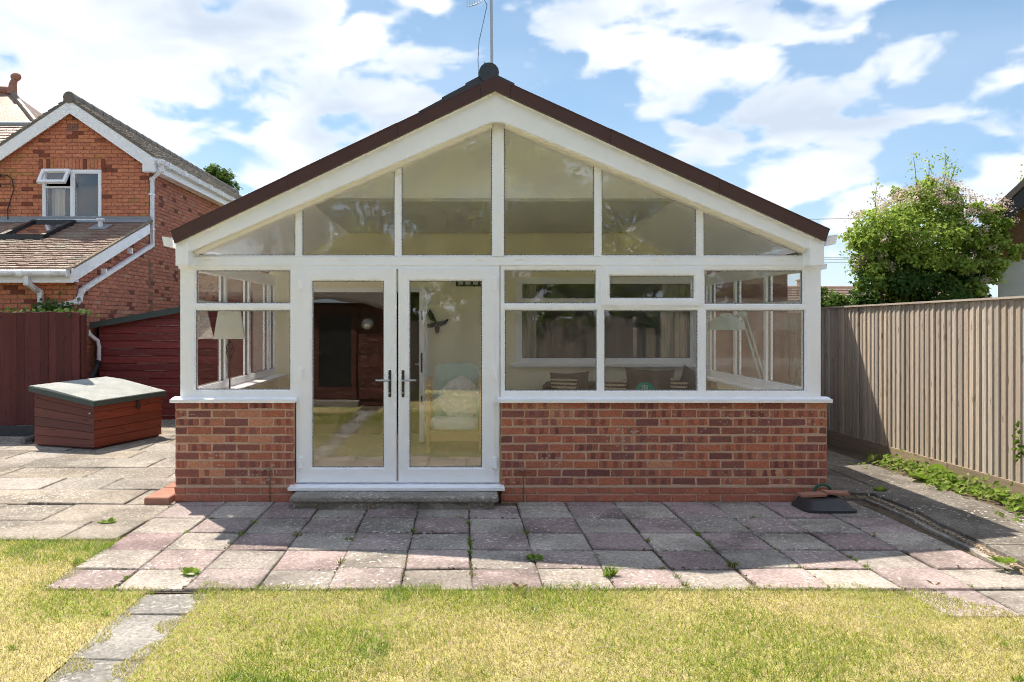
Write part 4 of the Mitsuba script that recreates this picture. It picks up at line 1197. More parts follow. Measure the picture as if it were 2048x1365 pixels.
put(lr, 'verge_mortar', prism(Polygon([(5.36, 2.50), (NYG, lp(NYG)), (NYG, lp(NYG) + .03), (5.36, 2.535)]), NX + .03, NX + .09, 'yz'), 'aggregate')
put(nh, 'bargeboard', prism(Polygon([(5.34, 2.50), (NYG - .14, lp(NYG - .14) - .01), (NYG - .14, lp(NYG) - .25), (5.34, 2.28)]), NX + .055, NX + .085, 'yz'), 'upvc')
put(nh, 'fascia', [box(-12, NX + .055, 5.36, 5.39, 2.28, 2.46), box(-12, NX + .055, 5.39, NYL + .012, 2.30, 2.325)], 'upvc')
g2 = put(nh, 'gutter', [tube([(-12, 5.30, 2.425), (NX + .02, 5.30, 2.425)], .058, 12), box(NX + .012, NX + .03, 5.24, 5.36, 2.37, 2.48)], 'white_pipe', smooth=40)
put(g2, 'union', [tube([(x, 5.30, 2.425), (x + .09, 5.30, 2.425)], .066, 12) for x in (-7.0, -6.55, -8.6)], 'upvc', smooth=40)
ax_ = -6.82
q_ = [(ax_ - .04, 5.30, 2.39), (ax_ - .04, 5.30, 2.27), (ax_ + .06, NYL - .06, 2.13), (ax_ + .06, NYL - .06, .1)]
put(nh, 'downpipe', [bar(a, b, .068, .068, up=(1, 0, .01)) for a, b in zip(q_[:-1], q_[1:])] + [blob(p, (.045,) * 3, 1, 0, sub=2, power=6) for p in q_[1:-1]], 'white_pipe')
put(nh, 'flashing', [box(-12, NX + .06, NYG - .045, NYG - .012, lp(NYG) - .02, lp(NYG) + .10), prism(Polygon([(NYG - .22, lp(NYG - .22) + .035), (NYG - .02, lp(NYG - .02) + .035), (NYG - .02, lp(NYG) + .05), (NYG - .22, lp(NYG - .22) + .045)]), -12, NX + .04, 'yz')], 'lead')
sk = put(nh, 'skylight', [bar((x, 7.2, lp(7.2) + .05), (x, 8.38, lp(8.38) + .05), .08, .09) for x in (-8.37, -7.61)] + [bar((-8.41, y, lp(y) + .05), (-7.57, y, lp(y) + .05), .10, .092) for y in (7.2, 8.36)], 'black_paint')
a_, b_ = 7.24, 8.33
put(sk, 'pane', (np.array([[-8.34, a_, lp(a_) + .06], [-7.64, a_, lp(a_) + .06], [-7.64, b_, lp(b_) + .06], [-8.34, b_, lp(b_) + .06]]), np.array([[0, 1, 2], [0, 2, 3]])), 'window_glass')
put(nh, 'vent_pipe', [lathe([(.0, 0), (.045, 0), (.045, .12), (.08, .12), (.085, .145), (.07, .165), (0, .17)], (-6.93, 8.05, lp(8.05) + .03), 18)], 'white_pipe', smooth=40)
put(nh, 'vent_flashing', prism(Polygon([(7.86, lp(7.86) + .03), (8.22, lp(8.22) + .03), (8.22, lp(8.22) + .045), (7.86, lp(7.86) + .045)]), -7.10, -6.76, 'yz'), 'lead')
glazed(nh, 'window', sbox(-8.9, 1.0, -7.46, 2.14), [sbox(-8.83, 1.07, -7.53, 2.07)], y=NYL - .01, seed=95)
put(nh, 'room', [box(-9.2, -7.0, NYL + 1.6, NYL + 1.7, .6, 2.3), box(-9.2, -7.0, NYL + .3, NYL + 1.6, .5, .6)], 'dim_room')
# telephone cable on insulators
cb = thing('wall_cable', 'black cable looping from two insulators on the orange brick gable', 'cable')
w_ = NYG - .05
put(cb, 'wire', [tube([(-9.18, w_ - .06, 4.58), (-9.02, w_, 4.58), (-8.93, w_, 4.50), (-8.89, w_, 4.30), (-8.96, w_, 4.10), (-9.02, w_, 3.9), (-9.01, w_, 3.62)], .011, 6), tube([(-9.2, w_ - .04, 4.38), (-8.95, w_, 4.40), (-8.89, w_, 4.33)], .007, 6)], 'cable')
for z in (4.58, 4.38):
    put(cb, 'insulator', lathe([(0, -.04), (.035, -.035), (.04, 0), (.025, .03), (0, .05)], (-9.17, w_ - .03, z), 12), 'dark_metal', smooth=40)

# taller house farther left
fh = thing('far_house', 'second brick house behind with pale sunlit tiled roof and ridge finial', 'house')
put(fh, 'wall', [box(-20, -11.2, 14.5, 22, 0, 5.6)], 'house_brick', uv=None)
def facing_roof(x0, x1, y0, z0, y1, z1, rows, m, parent):
    out = []
    e = np.array([0, y0, z0]); r = np.array([0, y1, z1]); b = (r - e) / np.linalg.norm(r - e); n = np.cross(XA, b)
    for i in range(rows):
        c0 = e + (r - e) * (i + .5) / rows
        x = x0 - (.09 if i % 2 else 0)
        while x < x1:
            cell_id[0] += 1
            nn = n + b * .12 + RNG.normal(0, .01, 3); nn /= np.linalg.norm(nn)
            a = np.cross(b, nn); a /= np.linalg.norm(a)
            v_, f_, uv_ = piece(c0 + [x + .09, 0, 0] + n * .015, a, np.cross(nn, a), nn, .176, np.linalg.norm(r - e) / rows * 1.1, .02, 0, .004, .002, cell_id[0])
            out.append((v_, f_, uv_, 1))
            x += .18
    spread(parent, 'tile', out, m, limit=0, mass='tiles')
fr = put(fh, 'roof', [prism(Polygon([(12.2, 5.2), (14.1, 6.93), (16.2, 5.2)]), -20, -11.35, 'yz')], 'roof_tile')
facing_roof(-16, -11.4, 12.2, 5.2, 14.05, 6.93, 18, 'roof_tile', fr)
put(fr, 'ridge_cap', tube([(-20, 14.1, 6.93), (-11.33, 14.1, 6.93)], .10, 10), 'lead', smooth=40)
vv = np.array([[-20, 15.5, 6.2], [-11.2, 15.5, 6.2], [-20, 19.2, 9.55], [-14.9, 19.2, 9.30], [-11.2, 23, 6.2], [-20, 23, 6.2]])
fr2 = put(fh, 'roof', (vv, np.array([[0, 1, 3], [0, 3, 2], [1, 4, 3], [4, 5, 2], [4, 2, 3], [0, 2, 5]])), 'roof_tile')
put(fr2, 'ridge_tile', tube([(-20, 19.2, 9.60), (-14.9, 19.2, 9.34)], .13, 10), 'terracotta', smooth=40)
put(fr2, 'finial', [tube([(-14.85, 19.15, 9.2), (-14.82, 19.15, 9.55), (-14.75, 19.15, 9.72)], [.16, .12, .10], 10), blob((-14.72, 19.15, 9.78), (.17, .12, .14), 2, .1)], 'terracotta', smooth=40)
put(fr2, 'hip_tile', tube([(-14.9, 19.2, 9.30), (-11.2, 15.5, 6.25)], .09, 8), 'mossy_tile', smooth=40)

# ------------------------------------------------------------------ left yard
lf = thing('red_board_fence', 'dark burgundy upright board fence at the left', 'fence')
fy = 4.2
x = -5.50
i = 0
while x > -9.2:
    idn[0] += 1
    w_ = RNG.uniform(.115, .13)
    h_ = 1.80 + RNG.normal(0, .006)
    v_, f_, uv_ = piece((x - w_ / 2, fy, (h_ + .16) / 2), XA, ZA, np.array([RNG.normal(.10, .03), -1, 0]), w_ - .008, h_ - .16, .016, RNG.normal(0, .003), .004, .003, idn[0])
    put(lf, 'slat', (v_, f_), 'red_fence', uv=uv_)
    x -= w_ - .012
    i += 1
put(lf, 'rail', [box(-9.2, -5.5, fy + .025, fy + .09, z, z + .08) for z in (.4, 1.0, 1.55)], 'red_fence')
put(lf, 'post', box(-5.56, -5.46, fy + .03, fy + .13, -.1, 1.76), 'red_fence')
put(lf, 'backing', box(-9.2, -5.52, fy + .008, fy + .022, .15, 1.74), 'rubber')
put(lf, 'gravel_board', box(-9.2, -5.46, fy - .012, fy + .02, -.05, .155), 'black_plastic')

sh = thing('timber_shed', 'burgundy plank shed with low sloping felt roof beside the brick house', 'shed')
sy = 6.2
sx0, sx1 = -6.14, -3.62
zl, zr = 1.60, 1.60 + (sx1 - sx0) * .178
shell = Polygon([(sx0 + .03, 0), (sx1, 0), (sx1, zr), (sx0 + .03, zl)])
put(sh, 'frame', [prism(shell, sy + .004, sy + .06), box(sx1 - .04, sx1, sy + .06, sy + 2.0, 0, zr), box(sx0 + .03, sx0 + .07, sy + .06, sy + 2, 0, zl)], 'shed_red')
edges_ = []
z = .06
while z < zr:
    idn[0] += 1
    xl = sx0 + .02 if z + .13 < zl else sx0 + (z + .13 - zl) / .178
    if xl > sx1 - .2:
        break
    L = sx1 - xl
    v_, f_, uv_ = piece((xl + L / 2, sy, z + .065), XA, (0, .06, .998), np.array([0, -.998, .06]), L, .119, .02, .012 + RNG.normal(0, .002), .005, .001, idn[0])
    put(sh, 'plank', (v_, f_), 'shed_red', uv=uv_)
    lo = lambda x_: np.array([x_, sy - .0145, z + .0055])
    edges_.append([lo(xl + RNG.uniform(.1, L * .5)), RNG.uniform(.3, .9)])
    z += .127
put(sh, 'paint_wear', [box(e[0], min(e[0] + l_, sx1), e[1] - .002, e[1] + .002, e[2] - .0012, e[2] + RNG.uniform(.001, .004)) for e, l_ in edges_], 'bleached_rail')
labels[sh + '__paint_wear'] = {'kind': 'stuff'}
rf = put(sh, 'roof', hull([(sx0 - .10, y, zl - .02 + .0) for y in (sy - .10, sy + 2.1)] + [(sx0 - .10, y, zl + .035) for y in (sy - .10, sy + 2.1)] + [(sx1 + .1, y, zr + .015) for y in (sy - .1, sy + 2.1)] + [(sx1 + .1, y, zr + .075) for y in (sy - .1, sy + 2.1)]), 'felt')
put(rf, 'fascia', hull([(sx0 - .11, y, z) for y in (sy - .125, sy - .10) for z in (zl - .06, zl + .04)] + [(sx1 + .11, y, z) for y in (sy - .125, sy - .10) for z in (zr - .03, zr + .08)]), 'felt_edge')
put(sh, 'gutter', tube([(sx0 - .14, sy - .16, zl - .05), (sx0 - .14, sy + 2.1, zl - .04)], .045, 10), 'white_pipe', smooth=40)
pd = [(sx0 - .12, sy - .10, zl - .08), (sx0 - .08, sy - .12, zl - .16), (sx0 + .04, sy - .10, zl - .26), (sx0 + .06, sy - .09, zl - .36), (sx0 + .055, sy - .09, .98)]
put(sh, 'downpipe', tube(pd, .034, 10), 'white_pipe', smooth=40)
hp = thing('waste_hose', 'black corrugated hose slanting down from the white shed downpipe', 'hose')
hs = [(sx0 + .055, sy - .09, 1.0), (sx0 + .05, sy - .12, .93), (-6.05, 5.75, .72), (-6.0, 5.2, .50), (-5.95, 4.7, .28), (-5.88, 4.15, .16), (-5.80, 3.85, .09), (-5.83, 3.55, .055)]
t_ = np.linspace(0, 1, 120)
hs = np.array(hs); ti = np.linspace(0, 1, len(hs))
hp_p = np.c_[np.interp(t_, ti, hs[:, 0]), np.interp(t_, ti, hs[:, 1]), np.interp(t_, ti, hs[:, 2])]
put(hp, 'hose', tube(hp_p, .040 + .004 * np.sin(t_ * 380), 10), 'black_plastic', smooth=40)
put(hp, 'end_pipe', tube([(-5.80, 3.72, .085), (-5.90, 3.42, .05)], .042, 12), 'grey_pipe', smooth=40)

# storage chest
sc = thing('storage_chest', 'low brown wooden storage chest with grey felted lid on the side terrace', 'storage box')
A, B, C, D = np.array([-4.73, 2.98]), np.array([-5.66, 3.29]), np.array([-4.33, 4.21]), np.array([-5.26, 4.52])
zA, zB, zC, zD = .60, .77, .62, .80
idn[0] += 1
def planks(P, Q, zp, zq, n, m, drop=.03):
    P3, Q3 = np.array([*P, 0]), np.array([*Q, 0])
    a = (Q3 - P3) / np.linalg.norm(Q3 - P3)
    out_n = np.array([a[1], -a[0], 0])
    L = np.linalg.norm(Q3 - P3)
    ctr = np.array([*(A + D) / 2, 0])
    if np.dot(out_n, (P3 + Q3) / 2 - ctr) < 0:
        out_n = -out_n
    for i in range(n):
        idn[0] += 1
        t0, t1 = i / n, (i + 1) / n
        za, zb = .03 + (zp - .03) * t0, .03 + (zq - .03) * t0
        zc_, zd_ = .03 + (zp - .03) * t1, .03 + (zq - .03) * t1
        pts = []
        for d_, in_ in ((.012, .004), (-.012, .004)):
            for (pt, z) in ((P3, za + .003), (Q3, zb + .003), (Q3, zd_ - .004), (P3, zc_ - .004)):
                pts.append(pt + out_n * (d_ - (.008 if (d_ > 0 and z in (zd_ - .004, zc_ - .004)) else 0)) + ZA * z)
        v_, f_ = hull(pts)
        uv_ = np.c_[idn[0] + .02 + .96 * ((v_ - P3) @ a) / L * .99, np.full(len(v_), .5)]
        put(sc, 'plank', (v_, f_), m, uv=np.clip(uv_, idn[0] + .001, None) * [1, 1])
planks(A, B, zA, zB, 6, 'box_end')
planks(A, C, zA, zC, 5, 'box_front')
planks(C, D, zC, zD, 6, 'box_end')
planks(B, D, zB, zD, 5, 'box_front')
put(sc, 'carcass', hull([[*(p + ((A + D) / 2 - p) * .03), z] for p in (A, B, C, D) for z in (.01,)] + [[*(p + ((A + D) / 2 - p) * .03), z - .01] for p, z in ((A, zA), (B, zB), (C, zC), (D, zD))]), 'box_end')
ctr = (A + D) / 2
ex_ = lambda p, s: ctr + (p - ctr) * s
# the lid: felt sheet with a shallow ridge towards the back, and a dark turned-down edge
mid1, mid2 = A + (B - A) * .72, C + (D - C) * .72
cor = [(A, zA), (C, zC), (mid2, zC + (zD - zC) * .82), (D, zD), (B, zB), (mid1, zA + (zB - zA) * .82)]
put(sc, 'lid', hull([[*ex_(p, 1.085), z + .012] for p, z in cor] + [[*ex_(p, 1.08), z + .040] for p, z in cor]), 'felt')
def strip(p, q, zp, zq):
    a, b = ex_(p, 1.085), ex_(q, 1.085)
    a2, b2 = ex_(p, 1.10), ex_(q, 1.10)
    return hull([[*a, zp - .035], [*b, zq - .035], [*a, zp + .034], [*b, zq + .034], [*a2, zp - .035], [*b2, zq - .035], [*a2, zp + .030], [*b2, zq + .030]])
put(sc, 'lid_edge', [strip(A, B, zA, zB), strip(A, C, zA, zC), strip(C, D, zC, zD)], 'felt_edge')
hc_ = A + (C - A) * .60
put(sc, 'hasp', hull([[hc_[0] + a + .02, hc_[1] + b, z] for a in (0, .03) for b in (-.025, .025) for z in (.45, .56)]), 'dark_metal')
put(sc, 'bolt', blob((A[0] - .06, A[1] - .0, .47), (.014, .014, .014), 1, 0), 'galvanised')

# terracotta kerb beside the wall corner
tk = thing('brick_kerb', 'low kerb of terracotta bricks at the left corner of the dwarf wall', 'kerb')
for i in range(4):
    idn[0] += 1
    v_, f_, uv_ = piece((BX0 - .13, .03 + .112 + i * .225 - .14, .052 + RNG.normal(0, .003)), XA, YA, ZA, .225, .215, .10, 0, .008, .003, idn[0])
    put(tk, 'brick', (v_, f_), 'terracotta', uv=uv_)

# drain hood with tile pieces and a loop of hose
dh = thing('drain_cover', 'dark plastic drain hood at the right corner of the dwarf wall', 'drain cover')
dcx, dcy = fx(1650, -.30), -.27
def hood_ring(z, wx, wy, r, oy=0.0):
    q = sbox(-wx + r, -wy + r, wx - r, wy - r).buffer(r, quad_segs=4)
    c = np.array(q.exterior.coords)[:-1]
    return np.c_[c[:, 0] + dcx, c[:, 1] + dcy + oy, np.full(len(c), z)]
rings = [hood_ring(0.0, .225, .20, .07), hood_ring(.022, .225, .20, .07), hood_ring(.026, .21, .185, .06), hood_ring(.075, .175, .135, .05, .03), hood_ring(.085, .165, .125, .05, .032), hood_ring(.080, .150, .110, .04, .032)]
n_ = len(rings[0]); f = []
for i in range(len(rings) - 1):
    for j in range(n_):
        a, b = i * n_ + j, i * n_ + (j + 1) % n_
        f += [[a, b, b + n_], [a, b + n_, a + n_]]
vv = np.vstack(rings + [rings[-1].mean(0, keepdims=True)])
f += [[(len(rings) - 1) * n_ + j, (len(rings) - 1) * n_ + (j + 1) % n_, len(vv) - 1] for j in range(n_)]
put(dh, 'hood', (vv, np.array(f)), 'black_plastic', smooth=35)
for n__, (x, y, z, w, d, a, lab) in enumerate(((dcx - .06, dcy + .10, .100, .22, .13, .05, 'terracotta tile lying on the left of the drain hood'), (dcx + .16, dcy + .12, .112, .21, .12, -.06, 'terracotta tile lying on the right of the drain hood'))):
    m = cbox(x - w / 2, x + w / 2, y - d / 2, y + d / 2, z - .012, z + .012, .003)
    v_ = np.array(m[0]); v_[:, 2] += (v_[:, 0] - x) * a
    tag(put(None, 'loose_tile', (v_, m[1]), 'terracotta'), lab, 'tile')
a = np.linspace(-.35, np.pi + .35, 22)
tag(put(None, 'hose_loop', tube(np.c_[dcx + .085 + .085 * np.cos(a), np.full(22, dcy + .20), .085 + .085 * np.sin(a)], .013, 8), 'green_hose', smooth=40), 'short loop of green hose behind the drain hood', 'hose')

# ------------------------------------------------------------------ right fence
rfn = thing('wooden_fence', 'tall weathered feather edge wooden fence along the right side', 'fence')
FA, FB = np.array([5.02, -.25]), np.array([4.93, 3.66])
fd = (FB - FA) / np.linalg.norm(FB - FA)
fd3 = np.array([*fd, 0]); fn3 = np.array([-fd[1], fd[0], 0])
top = lambda s: 1.865 - .008 * s
s = -9.5
while s < 3.9:
    idn[0] += 1
    w_ = RNG.uniform(.086, .096)
    z0_, z1_ = .205, top(s) + RNG.normal(0, .002)
    p = np.array([*(FA + fd * (s + w_ / 2)), (z0_ + z1_) / 2])
    th_ = RNG.normal(-.165, .02)
    a = fd3 * math.cos(th_) + fn3 * math.sin(th_); n = fn3 * math.cos(th_) - fd3 * math.sin(th_)
    b = ZA + fd3 * RNG.normal(0, .003)
    v_, f_, uv_ = piece(p, a, b, n, w_ + .026, z1_ - z0_, .016, RNG.normal(0, .0015), .003, .0015, idn[0])
    put(rfn, 'slat', (v_, f_), 'weathered_fence', uv=uv_)
    s += w_
s0 = -9.5
at = lambda s, o=0.0: FA + fd * s + fn3[:2] * o
put(rfn, 'cap_rail', hull([[*at(s_, o), top(s_) + h] for s_ in (s0, 3.92) for o, h in ((-.03, .0), (.030, .0), (-.03, .014), (.030, .020))]), 'bleached_rail')
for s1, s2 in ((-9.5, -4.4), (-4.39, -1.2), (-1.19, 1.06), (1.07, 3.9)):
    idn[0] += 1
    v_, f_, uv_ = piece([*at((s1 + s2) / 2, .012), .10], fd3, ZA, fn3, s2 - s1, .225, .03, 0, .004, .002, idn[0])
    put(rfn, 'gravel_board', (v_, f_), 'gravel_wood', uv=uv_)
for i, s_ in enumerate((-9.3, -6.7, -4.1, -1.5, 1.1)):
    put(rfn, 'post', cbox(*sorted((at(s_, -.13)[0], at(s_, -.04)[0])), at(s_)[1] - .05, at(s_)[1] + .05, -.1, top(s_), .005), 'fence_rail')
put(rfn, 'rail', [bar([*at(s0, -.035), z], [*at(3.9, -.035), z], .05, .08) for z in (.5, 1.1, 1.65)], 'fence_rail')
ep_ = put(rfn, 'end_post', [cbox(at(3.95)[0] - .09, at(3.95)[0] + .02, at(3.95)[1] - .03, at(3.95)[1] + .08, -.1, top(3.9) + .015, .006)], 'fence_rail')
put(ep_, 'bolt', [blob((at(3.95)[0] - .095, at(3.95)[1] + .01, z), (.02, .02, .03), 2, .1) for z in (.72, 1.72)], 'dark_metal')

# boarded gate between the bungalow and the fence end
gt = thing('side_gate', 'brown boarded side gate with diagonal brace between the bungalow and the wooden fence', 'gate')
for i in range(5):
    idn[0] += 1
    v_, f_, uv_ = piece((4.47 + .045 + i * .087, 3.70, .92), XA, ZA, np.array([0, -1.0, 0]), .084, 1.72, .018, RNG.normal(0, .001), .003, .001, idn[0])
    put(gt, 'board', (v_, f_), 'fence_rail', uv=uv_)
put(gt, 'rail', [box(4.47, 4.90, 3.66, 3.688, z, z + .09) for z in (.25, 1.52)], 'fence_rail')
put(gt, 'brace', bar((4.50, 3.672, .36), (4.87, 3.672, 1.50), .024, .08, up=(0, 0, 1)), 'fence_rail')

# ------------------------------------------------------------------ right: shrubs and houses beyond the fence
rng = np.random.default_rng(5)
hl = thing('holly_bush', 'dark glossy holly bush low behind the wooden fence', 'bush')
parts_ = [crown((6.85, 5.0, 1.75), (.85, .8, .95), 85, 150, .075, rng, [(.06, .12, .035), (.08, .155, .045), (.12, .21, .06)]),
          crown((7.55, 5.2, 1.75), (.75, .6, .9), 70, 140, .075, rng, [(.035, .075, .024), (.05, .10, .03)])]
vv, ff = join([(a, b) for a, b, _ in parts_])
put(hl, 'trunk', [tube([(6.7, 5.1, 0), (6.7, 5.1, 1.2), (6.5, 5.0, 2.2)], [.07, .05, .02], 8), stems((6.9, 5.2, .3), [(6.2, 4.9, 2), (7.3, 5.3, 2), (7.6, 5.5, 1.7)], .035, rng)], 'bark')
put(hl, 'crown', (vv, ff), 'leaf', color=np.vstack([c for *_, c in parts_]))
cl = thing('flowering_climber', 'big pale green climber with faded pink flower heads beside the white wall', 'climbing plant')
spots = [((6.95, 5.0, 2.95), (.95, .7, .60), 74), ((7.75, 5.0, 2.75), (.60, .5, .66), 50), ((7.30, 5.2, 3.45), (.62, .5, .42), 32), ((7.90, 4.9, 2.20), (.28, .3, .55), 18), ((6.45, 4.9, 2.85), (.45, .4, .34), 20), ((7.4, 5.3, 2.3), (.8, .4, .6), 44), ((8.10, 4.95, 3.35), (.30, .3, .18), 9), ((6.30, 4.85, 2.40), (.26, .3, .28), 10), ((8.05, 4.9, 3.05), (.40, .3, .28), 16), ((8.20, 4.9, 2.72), (.30, .3, .5), 20)]
pal = [(.30, .42, .08), (.38, .50, .11), (.46, .54, .17), (.22, .33, .06)]
parts_ = [crown(c, r, k, 110, .066, rng, pal, spread_=.27, low=-.9, aspect=.7) for c, r, k in spots]
vv, ff = join([(a, b) for a, b, _ in parts_])
put(cl, 'leaves', (vv, ff), 'leaf', color=np.vstack([c for *_, c in parts_]))
labels[cl + '__leaves'] = {'kind': 'stuff'}
tops = [(6.5, 4.8, 2.9), (7.0, 5.0, 3.5), (7.6, 5.1, 3.7), (8.2, 5, 3.3), (8.5, 5, 3.4), (6.5, 4.8, 3.1)]
put(cl, 'stem', [stems((7.9, 5.3, .2), tops, .03, rng)] + [tube([(7.85 + a * .08, 4.75, 1.9), (7.83 + a * .09, 4.71, 2.2), (7.85 + a * .1, 4.70, 2.5), (7.9 + a * .1, 4.72, 3.0)], .008, 5) for a in (-1, 0, 1)], 'bark')
fl = []
for i in range(74):
    c, r, _ = spots[i % 10] if i % 3 else spots[2 if i % 2 else 0]
    d = rng.normal(0, 1, 3); d[1] = -abs(d[1]) * .9; d[2] = abs(d[2]) * 1.1; d /= np.linalg.norm(d)
    p = np.array(c) + d * np.array(r) * 1.12
    P = p + rng.normal(0, .045, (46, 3)) * [1, 1, .8]
    N = rng.normal(0, 1, (46, 3))
    fl.append(leaf_mesh(P, N, .030, rng, np.array([(.62, .50, .45), (.66, .57, .50), (.54, .43, .38)])[rng.integers(0, 3, 46)], .9, 0))
vv, ff = join([(a, b) for a, b, _ in fl])
labels[put(cl, 'flower_heads', (vv, ff), 'leaf', color=np.vstack([c for *_, c in fl]))] = {'label': 'faded pink flower heads', 'kind': 'stuff'}
# loose sprays that break the outline
sp_, lv = [], []
for bx, bz, tx_, tz, n_ in ((7.05, 3.5, 6.98, 4.2, 26), (7.2, 3.6, 7.22, 4.15, 22), (7.4, 3.6, 7.46, 4.25, 28), (7.5, 3.6, 7.62, 4.05, 20), (6.55, 3.1, 6.45, 3.8, 18), (6.4, 2.8, 5.98, 3.10, 20), (6.4, 2.7, 5.9, 2.75, 18), (6.3, 2.5, 5.95, 2.45, 14), (8.0, 3.3, 8.6, 3.55, 18), (8.4, 3.4, 8.9, 4.0, 24), (8.3, 3.2, 9.1, 3.6, 20), (8.6, 3.6, 8.95, 4.5, 22), (8.7, 3.6, 9.2, 4.7, 22)):
    t = np.linspace(0, 1, 8)[:, None]
    pts = np.array([bx, 5.0, bz]) * (1 - t) + np.array([tx_, 4.95, tz]) * t + np.sin(t * 3) * rng.normal(0, .06, 3)
    sp_.append(tube(pts, .009, 5, .003))
    q = pts[rng.integers(1, 8, n_ * 4)] + rng.normal(0, .045, (n_ * 4, 3))
    lv.append(leaf_mesh(q, rng.normal(0, 1, (len(q), 3)) + [0, 0, .6], .05, rng, np.array(pal)[rng.integers(0, 4, len(q))] * 1.15, .5))
for m in sp_:
    put(cl, 'spray', m, 'bark')
vv, ff = join([(a, b) for a, b, _ in lv])
labels[put(cl, 'spray_leaves', (vv, ff), 'leaf', color=np.vstack([c for *_, c in lv]))] = {'kind': 'stuff'}

wh = thing('white_house', 'neighbouring house with white wall, brown gable and black bargeboard at the right', 'house')
WY = 5.3
HC = np.array([8.26, WY - .28, 0])
turn = lambda m: rotz(m, math.radians(-34), HC)
e1 = (8.26, 3.28)
sl = 1.05
pk = (e1[0] + 3.9, e1[1] + 3.9 * sl)
pol = Polygon([(8.32, 0), (16, 0), (16, 3.2), (pk[0], pk[1] - .3), (8.32, e1[1] - .22)])
wwl = put(wh, 'wall', turn(prism(pol.intersection(sbox(0, 0, 20, 2.62)), WY, WY + 4)), 'stone_render')
labels[wwl] = {'label': 'lower wall painted white'}
g_ = put(wh, 'gable', turn(prism(pol.intersection(sbox(0, 2.625, 20, 9)), WY + .01, WY + 4)), 'pebbledash')
labels[g_] = {'label': 'brown pebbledash gable'}
put(wh, 'bargeboard', turn(prism(Polygon([e1, pk, (pk[0], pk[1] - .26), (e1[0] + .05, e1[1] - .20)]), WY - .28, WY - .22)), 'black_paint')
put(wh, 'roof', [turn(prism(Polygon([(e1[0] - .03, e1[1] + .12), (pk[0], pk[1] + .13), (pk[0], pk[1] + .004), (e1[0] - .03, e1[1] + .004)]), WY - .32, WY + 4.2)),
                 turn(prism(Polygon([(16.4, 3.1), (pk[0], pk[1] + .13), (pk[0], pk[1] + .004), (16.4, 3.0)]), WY - .32, WY + 4.2))], 'mossy_tile')

# distance
db = thing('distant_bungalow', 'far bungalow with brown tiled roof and brick chimney', 'bungalow')
DY = 46
put(db, 'wall', box(22.6, 36, DY, DY + 8, 0, 2.9), 'far_wall')
rr = put(db, 'roof', prism(Polygon([(DY - .5, 2.7), (DY + 4, 4.25), (DY + 8.5, 2.7)]), 22.3, 36.4, 'yz'), 'far_tile')
chm = put(rr, 'chimney', cbox(24.25, 24.95, DY + 3.4, DY + 4.2, 3.6, 4.62, .02), 'far_wall')
put(chm, 'cap', cbox(24.18, 25.02, DY + 3.33, DY + 4.27, 4.62, 4.72, .02), 'far_wall')
put(chm, 'pot', lathe([(0, 0), (.13, 0), (.10, .35), (0, .35)], (24.55, DY + 3.8, 4.72), 10), 'terracotta')
put(rr, 'tiles', [box(22.3, 36.4, DY - .5 + 4.5 * i / 12, DY - .5 + 4.5 * i / 12 + .06, 2.72 + 1.55 * i / 12, 2.76 + 1.55 * i / 12) for i in range(12)], 'far_tile')
labels[rr + '__tiles'] = {'kind': 'stuff'}
put(chm, 'aerial', [tube([(24.6, DY + 3.4, 4.6), (24.6, DY + 3.4, 5.6)], .025, 5), tube([(23.6, DY + 3.4, 5.5), (24.9, DY + 3.4, 5.55)], .02, 5)], 'galvanised')
tree('round_bush', 'round light green bush in front of the far bungalow', 11.6, 17.6, 2.75, .95, .2, [(.10, .17, .035), (.14, .21, .05), (.07, .12, .03)], k=60, per=110, size=.13, seed=7, cat='bush')
tree('garden_hedge', 'low green hedge left of the holly bush beyond the fence', 11.8, 14.5, 2.05, 1.3, .1, [(.09, .15, .03), (.12, .18, .04)], k=60, per=100, size=.12, seed=8, cat='bush')
wr = thing('telephone_wires', 'thin telephone wires crossing the sky beyond the fence', 'wire')
for ya, yb, za, zb in ((30, 26, 6.35, 6.35), (33, 33, 4.75, 5.05), (33.2, 33.2, 4.55, 4.95), (33.4, 33.4, 4.95, 5.1)):
    t = np.linspace(0, 1, 16)
    put(wr, 'wire', tube(np.c_[8 + 22 * t, ya + (yb - ya) * t, za + (zb - za) * t - .25 * 4 * t * (1 - t) * .3], .015, 4), 'galvanised')
tree('roofside_tree', 'glossy leaved tree showing above the brick house roof', -9.35, 23.2, 7.55, 1.1, 4.2, [(.06, .11, .025), (.10, .17, .035), (.15, .21, .06)], k=80, per=110, size=.16, seed=17)

# ------------------------------------------------------------------ the garden behind the camera, mirrored in the glass
sm = thing('summerhouse', 'dark red timber summerhouse with wavy shingle roof facing the conservatory', 'summerhouse')
gy = -8.6
gx0_, gx1_ = -6.2, -1.55
put(sm, 'frame', [box(gx0_, gx1_ - .02, gy - 2.4, gy - .04, 0, 2.05)], 'summer_wood')
z = .12
while z < 2.0:
    for xa, xb in ((gx0_, -2.98), (-2.02, gx1_)):
        idn[0] += 1
        v_, f_, uv_ = piece(((xa + xb) / 2, gy - .02, z + .06), XA, (0, -.06, .998), np.array([0, .998, .06]), xb - xa, .128, .02, .008, .005, .002, idn[0])
        put(sm, 'plank', (v_, f_), 'summer_wood', uv=uv_)
    z += .125
dr_ = put(sm, 'door', [box(-2.94, -2.82, gy - .03, gy + .02, .12, 1.98), box(-2.18, -2.06, gy - .03, gy + .02, .12, 1.98), box(-2.82, -2.18, gy - .03, gy + .02, 1.85, 1.98), box(-2.82, -2.18, gy - .03, gy + .02, .12, .34)], 'summer_wood')
put(dr_, 'glass_panel', box(-2.82, -2.18, gy - .02, gy - .012, .34, 1.85), 'black_paint')
